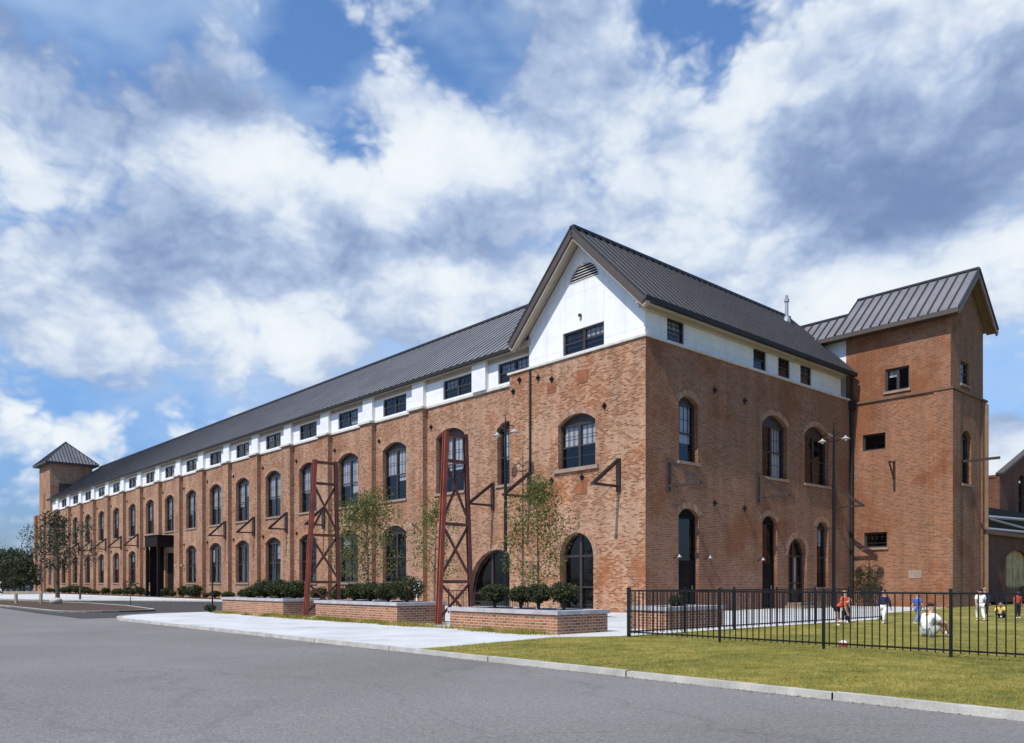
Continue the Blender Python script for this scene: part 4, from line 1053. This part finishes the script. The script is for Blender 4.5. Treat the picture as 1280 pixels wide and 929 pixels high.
def person(x, y, face, H, pose, label, top, legs, hair, skin='skin', shoes='white', sleeves=True, shorts=False, group='children playing on the lawn', cap=None, fat=1.):
    t = empty('person', x, y, .015, face, label, 'person', group)
    J = {k: Vector(v)*H for k, v in pose.items()}
    k_ = H
    child = H < 1.4
    hs = 1.18 if child else 1.0
    V = []; Rd = []; E_ = []; ix = {}
    def add(n_, p, r): ix[n_] = len(V); V.append(p); Rd.append(r if hasattr(r, '__len__') else r); return ix[n_]
    def con(a, b): E_.append((ix[a], ix[b]))
    f = fat
    add('pelvis', J['pelvis'], (.072*k_*f, .055*k_*f)); add('waist', J['waist'], (.066*k_*f, .05*k_*f)); add('chest', J['chest'], (.078*k_*f, .055*k_*f)); add('neck', J['neck'], .032*k_)
    add('chin', J['chin'], (.040*k_*hs, .046*k_*hs)); add('head', J['head'], (.055*k_*hs, .064*k_*hs)); top_ = J['head']+(J['head']-J['chin'])*.55; add('crown', top_, (.034*k_*hs, .04*k_*hs))
    for a, b in (('pelvis','waist'),('waist','chest'),('chest','neck'),('neck','chin'),('chin','head'),('head','crown')): con(a, b)
    for s in 'LR':
        add('sh'+s, J['sh'+s], .037*k_*f); add('el'+s, J['el'+s], .027*k_*f); add('ha'+s, J['ha'+s], .020*k_)
        con('chest', 'sh'+s); con('sh'+s, 'el'+s); con('el'+s, 'ha'+s)
        d = (J['ha'+s]-J['el'+s]).normalized(); palm = J['ha'+s]+d*.035*k_; add('pa'+s, palm, (.022*k_, .012*k_)); con('ha'+s, 'pa'+s)
        sd = d.cross(Vector((0, 0, 1))) if abs(d.z) < .9 else Vector((0, 1, 0)); sd.normalize(); bend = Vector((0, -1, 0)) if abs(d.z) > .5 else Vector((0, 0, -1))
        for q, (o_, ln) in enumerate(((-.017, .040), (-.006, .046), (.006, .043), (.017, .034))):
            a = palm+d*.012*k_+sd*o_*k_; b = a+d*ln*.55*k_; c = b+(d*.8+bend*.5).normalized()*ln*.5*k_
            add(f'f{s}{q}a', a, .0062*k_); add(f'f{s}{q}b', b, .0058*k_); add(f'f{s}{q}c', c, .005*k_); con('pa'+s, f'f{s}{q}a'); con(f'f{s}{q}a', f'f{s}{q}b'); con(f'f{s}{q}b', f'f{s}{q}c')
        a = J['ha'+s]+d*.015*k_-sd*.022*k_; b = a+(d-sd*.6).normalized()*.03*k_; add(f't{s}a', a, .0075*k_); add(f't{s}b', b, .0062*k_); con('ha'+s, f't{s}a'); con(f't{s}a', f't{s}b')
        add('hi'+s, J['hi'+s], .056*k_*f); add('kn'+s, J['kn'+s], .038*k_*f); add('an'+s, J['an'+s], .024*k_); fd = (J['an'+s]-J['kn'+s]); toe = J['an'+s]+Vector((0, -.075*k_, -.025*k_))
        if pose is SIT: toe = J['an'+s]+Vector((0, -.055*k_, .03*k_))
        add('to'+s, toe, (.024*k_, .017*k_)); con('pelvis', 'hi'+s); con('hi'+s, 'kn'+s); con('kn'+s, 'an'+s); con('an'+s, 'to'+s)
    body = skin_mesh('body', V, Rd, E_, ix['pelvis'], M[skin], t)
    # face: nose, mouth, eyes, ears on the front of the head
    hd = J['head']; up = (J['head']-J['chin']).normalized(); fw = Vector((0, -1, 0)); fw = (fw-up*fw.dot(up)).normalized(); sdv = up.cross(fw)
    r_ = .062*k_*hs
    fm = MB(); 
    for s_ in (-1, 1):
        c = hd+fw*r_*.93+sdv*s_*r_*.38+up*r_*.05
        fm.lathe([(0, .008*k_), (.008*k_, 0), (0, -.008*k_)], c, 8)
    fm.bar(hd+fw*r_*.9-sdv*r_*.25-up*r_*.62, hd+fw*r_*.9+sdv*r_*.25-up*r_*.62, .006*k_)
    fm.build('eyes_and_mouth', HAIR['black'], body)
    fm = MB(); fm.tube([hd+fw*r_*.9+up*r_*.05, hd+fw*r_*1.2-up*r_*.3, hd+fw*r_*.95-up*r_*.36], [.006*k_, .011*k_, .008*k_], 6)
    for s_ in (-1, 1): fm.lathe([(0, .02*k_), (.012*k_, .008*k_), (.012*k_, -.01*k_), (0, -.02*k_)], hd+sdv*s_*r_*.92-up*r_*.1, 8)
    fm.build('nose_and_ears', M[skin], body)
    # hair cap
    hv = [hd-fw*r_*.22-up*r_*.25, hd-fw*r_*.15+up*r_*.35, hd+fw*r_*.1+up*r_*.75]
    skin_mesh('hair' if not cap else 'cap', hv, [(r_*.98, r_*.98), (r_*1.06, r_*1.08), (r_*.72, r_*.78)], [(0, 1), (1, 2)], 0, HAIR[hair] if not cap else CL[cap], t)
    # clothes: slightly larger shells over the same skeleton
    V2 = [J['pelvis'].lerp(J['waist'], .1), J['waist'], J['chest'], J['chest'].lerp(J['neck'], .55)]; R2 = [(.092*k_*f, .078*k_*f), (.092*k_*f, .078*k_*f), (.104*k_*f, .084*k_*f), (.058*k_*f, .05*k_*f)]; E2 = [(0, 1), (1, 2), (2, 3)]
    for s in 'LR':
        i = len(V2); V2.append(J['sh'+s]); R2.append(.058*k_*f); E2.append((2, i))
        e = J['sh'+s].lerp(J['el'+s], .8 if sleeves else 1.); V2.append(e); R2.append(.046*k_*f); E2.append((i, i+1))
        if not sleeves: V2.append(J['el'+s].lerp(J['ha'+s], .9)); R2.append(.03*k_); E2.append((i+1, i+2))
    skin_mesh('shirt', V2, R2, E2, 0, CL[top], t)
    V3 = [J['pelvis']]; R3 = [(.084*k_*f, .068*k_*f)]; E3 = []
    for s in 'LR':
        i = len(V3); V3.append(J['hi'+s]); R3.append(.066*k_*f); E3.append((0, i)); V3.append(J['hi'+s].lerp(J['kn'+s], .58 if shorts else 1.)); R3.append((.05 if not shorts else .062)*k_*f); E3.append((i, i+1))
        if not shorts: V3.append(J['kn'+s].lerp(J['an'+s], .88)); R3.append(.036*k_); E3.append((i+1, i+2))
    skin_mesh('shorts' if shorts else 'trousers', V3, R3, E3, 0, CL[legs], t)
    for s in 'LR':
        a = J['an'+s]+Vector((0, .012*k_, -.012*k_)); b = Vector(V[ix['to'+s]])
        skin_mesh('shoe', [J['an'+s], a, a.lerp(b, .6), b], [.028*k_, .031*k_, .03*k_, .024*k_], [(0, 1), (1, 2), (2, 3)], 0, CL[shoes], t)
    return t
FC = math.pi     # facing angles are about the site frame
def who(pxl, dpt): return at(pxl, dpt)
def fa(a): return R(a)-TH
person(*who(1046, 23.9), fa(60), 1.06, BEND, 'child in an orange shirt and black shorts bending over near the fence', 'orange', 'black', 'fair', shorts=True)
person(*who(1056, 25.6), fa(20), 1.05, STAND, 'second child in orange with dark trousers, just behind the bending child', 'orange', 'black', 'fair')
person(*who(1105, 25.3), fa(-60), 1.08, WALK, 'child in a navy top and pale jeans striding over the grass', 'navy', 'white', 'black', sleeves=False)
person(*who(1147, 24.6), fa(100), 1.02, WALK, 'child in blue overalls walking behind the seated adult', 'blue', 'denim', 'brown')
person(*who(1163, 18.9), fa(100), 1.45, SIT, 'adult in a white T-shirt sitting on the grass behind the fence', 'white', 'khaki', 'black', shorts=True, group='', fat=1.08)
person(*who(1225.5, 26.9), fa(170), 1.10, WALK, 'child dressed in white with a navy cap seen from behind', 'white', 'white', 'black', cap='navy')
person(*who(1231, 30.5), fa(150), 1.12, STAND, 'child in dark navy clothes behind the child in white', 'navy', 'black', 'fair', sleeves=False)
person(*who(1251, 29.4), fa(-40), 1.05, SIT, 'child in a yellow shirt sitting on the grass at the right', 'yellow', 'black', 'black')
person(*who(1272, 29.0), fa(10), 1.0, STAND, 'child in a red top standing at the right edge', 'red', 'black', 'black', skin='skin_dark')
# small ball left on the grass
b = MB(); c = W(*at(1054, 15.7), .075)
b.lathe([(.085*math.sin(math.pi*k/12), -.085*math.cos(math.pi*k/12)) for k in range(13)], (0, 0, .0), 18)
for i in range(len(b.m)): b.m[i] = 1 if (i//18) in (4, 5, 6, 7) else 0
o = b.build('ball', [CL['white'], CL['orange']], smooth=True); o.location = c; tag(o, 'small white and orange ball on the grass outside the fence', 'ball')

# ------------------------------------------------------------------ sky, sun, camera
SUN_EL = 52.; sa = R(6.); sd = Vector((-VX*math.cos(sa)-UX*math.sin(sa), -VY*math.cos(sa)-UY*math.sin(sa), 0)).normalized()
az = math.atan2(sd.x, sd.y)
wd = bpy.data.worlds.new('World'); S.world = wd; wd.use_nodes = True
N = wd.node_tree.nodes; L = wd.node_tree.links
bg = N['Background']
sky = N.new('ShaderNodeTexSky'); sky.sky_type = 'NISHITA'; sky.sun_disc = False
sky.sun_elevation = R(SUN_EL); sky.sun_rotation = az; sky.altitude = 50; sky.air_density = 1.2; sky.dust_density = .6; sky.ozone_density = 2.5
tc = N.new('ShaderNodeTexCoord'); D = tc.outputs['Generated']
def dirn(x, y): return Vector(((x-640)/1012, 1, (730-y)/1012)).normalized()
def vmath(op, a, b):
    n = N.new('ShaderNodeVectorMath'); n.operation = op
    for i, s in enumerate((a, b)):
        if isinstance(s, (tuple, Vector)): n.inputs[i].default_value = tuple(s)
        elif s is not None: L.new(s, n.inputs[i])
    return n
def fmath(op, a, b=None, c=None, clamp=False):
    n = N.new('ShaderNodeMath'); n.operation = op; n.use_clamp = clamp
    for i, s in enumerate((a, b, c)):
        if s is None: continue
        if isinstance(s, (int, float)): n.inputs[i].default_value = s
        else: L.new(s, n.inputs[i])
    return n.outputs[0]
def smooth(v, a, b, lo=0., hi=1.):
    n = N.new('ShaderNodeMapRange'); n.interpolation_type = 'SMOOTHSTEP'
    n.inputs[1].default_value = a; n.inputs[2].default_value = b; n.inputs[3].default_value = lo; n.inputs[4].default_value = hi
    L.new(v, n.inputs[0]); return n.outputs[0]
# domain warp, then flattened noise fields over the sky directions
wn = noise(N, L, D, 3.2, 3, .5)
wv = vmath('SUBTRACT', wn.outputs['Color'], (.5, .5, .5))
wsc = vmath('SCALE', wv.outputs[0], None); wsc.inputs[3].default_value = .10
Dw = vmath('ADD', D, wsc.outputs[0]).outputs[0]
st = vmath('MULTIPLY', Dw, (1, 1, 1.9)).outputs[0]
def blobs(lst, src):
    acc = None
    for (x, y, rx, ry, w_) in lst:
        d = dirn(x, y)
        df = vmath('SUBTRACT', src, d).outputs[0]
        r = 1012/math.hypot(1012, math.hypot(x-640, 730-y)*.6)
        sc = vmath('MULTIPLY', df, (1012/rx, 1012/rx, 1012/ry)).outputs[0]
        ln = N.new('ShaderNodeVectorMath'); ln.operation = 'LENGTH'; L.new(sc, ln.inputs[0])
        s_ = smooth(ln.outputs['Value'], .15, 1.05, w_, 0.)
        acc = s_ if acc is None else fmath('ADD', acc, s_)
    return acc
cov = noise(N, L, st, 3.4, 6, .62)
fine = noise(N, L, vmath('MULTIPLY', D, (1, 1, 1.5)).outputs[0], 11., 4, .65)
COV = [(790, 170, 200, 150, .14), (650, 380, 330, 70, .14), (1130, 360, 200, 90, .14), (60, 330, 160, 100, .10), (1180, 60, 150, 80, .14), (160, 470, 200, 60, .10), (360, 240, 330, 110, .22), (620, 230, 150, 90, .16), (1080, 170, 270, 190, .30), (200, 340, 300, 110, .14), (480, 330, 330, 120, .12), (120, 90, 260, 130, .10),
       (500, 130, 140, 60, .12), (700, 60, 250, 70, .06), (830, 300, 220, 130, .12), (300, 80, 110, 90, .10), (1000, 380, 200, 60, .10), (1265, 560, 80, 40, .25), (80, 440, 240, 60, .10), (560, 400, 160, 60, .12), (40, 545, 120, 30, .08),
       (478, 200, 105, 58, -.31), (378, 60, 85, 105, -.20), (880, 35, 80, 70, -.20), (590, 75, 110, 45, -.07), (60, 640, 330, 90, -.22), (20, 480, 120, 60, -.08), (440, 60, 60, 40, -.12), (1240, 330, 100, 60, -.10), (1050, 330, 60, 50, -.08)]
dens = fmath('ADD', fmath('ADD', fmath('MULTIPLY', cov.outputs[0], .80), fmath('MULTIPLY', fine.outputs[0], .20)), blobs(COV, Dw))
# self shading: compare with the field a little higher up
D2 = vmath('ADD', st, (0, 0, .06)).outputs[0]
cov2 = noise(N, L, D2, 3.4, 4, .62)
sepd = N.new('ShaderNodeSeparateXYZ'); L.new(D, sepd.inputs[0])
front = smooth(sepd.outputs['Y'], -.1, .6, -.32, 0.)          # fewer clouds behind the view, set so to lessen the fill light
pf = N.new('ShaderNodeTexVoronoi'); pf.feature = 'F1'; pf.inputs['Scale'].default_value = 7.; pf.inputs['Detail'].default_value = 3.; pf.inputs['Roughness'].default_value = .6; pf.inputs['Lacunarity'].default_value = 2.2
w2 = noise(N, L, D, 14., 3, .55); w2v = vmath('SCALE', vmath('SUBTRACT', w2.outputs['Color'], (.5, .5, .5)).outputs[0], None); w2v.inputs[3].default_value = .07
L.new(vmath('MULTIPLY', vmath('ADD', D, w2v.outputs[0]).outputs[0], (1, 1, 1.35)).outputs[0], pf.inputs['Vector'])
puff = fmath('SUBTRACT', .85, pf.outputs['Distance'])                    # billows
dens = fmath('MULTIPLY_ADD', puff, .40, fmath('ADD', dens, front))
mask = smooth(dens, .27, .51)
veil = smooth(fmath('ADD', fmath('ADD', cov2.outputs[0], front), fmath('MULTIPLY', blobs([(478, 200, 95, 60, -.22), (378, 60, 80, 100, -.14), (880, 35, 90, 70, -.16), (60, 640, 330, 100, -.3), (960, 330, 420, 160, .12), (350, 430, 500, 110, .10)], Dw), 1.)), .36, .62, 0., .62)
GREY = [(260, 315, 190, 75, .75), (1130, 170, 200, 110, .85), (1130, 250, 180, 70, .6), (140, 190, 100, 45, .3), (130, 90, 220, 110, .40), (600, 300, 120, 60, .45), (430, 340, 200, 60, .35), (100, 370, 150, 60, .35), (700, 80, 280, 60, .35), (900, 290, 60, 40, .25), (240, 120, 110, 80, .25), (60, 480, 150, 60, .4), (900, 330, 200, 70, .2),
        (370, 210, 300, 45, -.35), (600, 210, 120, 60, -.45), (900, 110, 60, 110, -.5), (500, 270, 110, 50, -.45), (160, 170, 90, 50, -.25), (980, 20, 110, 40, -.4), (350, 400, 150, 40, -.3), (1010, 380, 70, 40, -.35), (560, 380, 120, 50, -.3)]
dif = fmath('SUBTRACT', cov2.outputs[0], cov.outputs[0])
gfine = noise(N, L, vmath('ADD', vmath('MULTIPLY', D, (1, 1, 1.9)).outputs[0], (3, 2, 1)).outputs[0], 5., 5, .58)
grey = fmath('ADD', fmath('ADD', fmath('MULTIPLY', blobs(GREY, Dw), .8), fmath('MULTIPLY', dif, 1.8)), fmath('MULTIPLY_ADD', gfine.outputs[0], 2.2, -.95))
grey = fmath('MULTIPLY_ADD', puff, -.75, grey)
gr = smooth(grey, -.45, 1.6)
cr = ramp(N, [(0, (8.8, 9.3, 9.7)), (.22, (7.4, 8.2, 9.2)), (.5, (4.6, 5.7, 7.7)), (.8, (2.7, 3.7, 5.9)), (1, (1.9, 2.8, 4.9))])
L.new(gr, cr.inputs[0])
low = smooth(sepd.outputs['Z'], .0, .33)
tint = mixc(N, L, sky.outputs[0], mixc(N, L, (.52, .70, 1.20), (1.05, 1.38, 1.75), low), 1., 'MULTIPLY')
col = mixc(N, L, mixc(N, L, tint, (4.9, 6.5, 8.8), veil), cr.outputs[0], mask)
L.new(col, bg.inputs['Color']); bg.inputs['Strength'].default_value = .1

sl_ = bpy.data.lights.new('sun', 'SUN'); sl_.energy = 4.6; sl_.angle = R(.55); sl_.color = (1., .95, .87)
so = bpy.data.objects.new('sun', sl_); COL.objects.link(so)
dv = Vector((sd.x*math.cos(R(SUN_EL)), sd.y*math.cos(R(SUN_EL)), math.sin(R(SUN_EL))))
so.rotation_euler = (-dv).to_track_quat('-Z', 'Y').to_euler(); so.location = (0, 0, 60)

cam = bpy.data.cameras.new('camera'); co = bpy.data.objects.new('camera', cam); COL.objects.link(co)
co.location = (0, 0, EYE); co.rotation_euler = (R(90), 0, 0)
cam.sensor_fit = 'HORIZONTAL'; cam.sensor_width = 36; cam.lens = 36*1012/1280; cam.shift_y = (730-464.5)/1280
cam.clip_start = .05; cam.clip_end = 5000
S.camera = co
S.render.engine = 'CYCLES'
S.view_settings.view_transform = 'Standard'; S.view_settings.look = 'None'; S.view_settings.exposure = 0.; S.view_settings.gamma = 1.
S.view_settings.use_curve_mapping = False
S.render.resolution_x = 1024; S.render.resolution_y = 743
S.cycles.max_bounces = 6; S.cycles.transparent_max_bounces = 12
S.world.cycles.sampling_method = 'MANUAL'; S.world.cycles.sample_map_resolution = 512
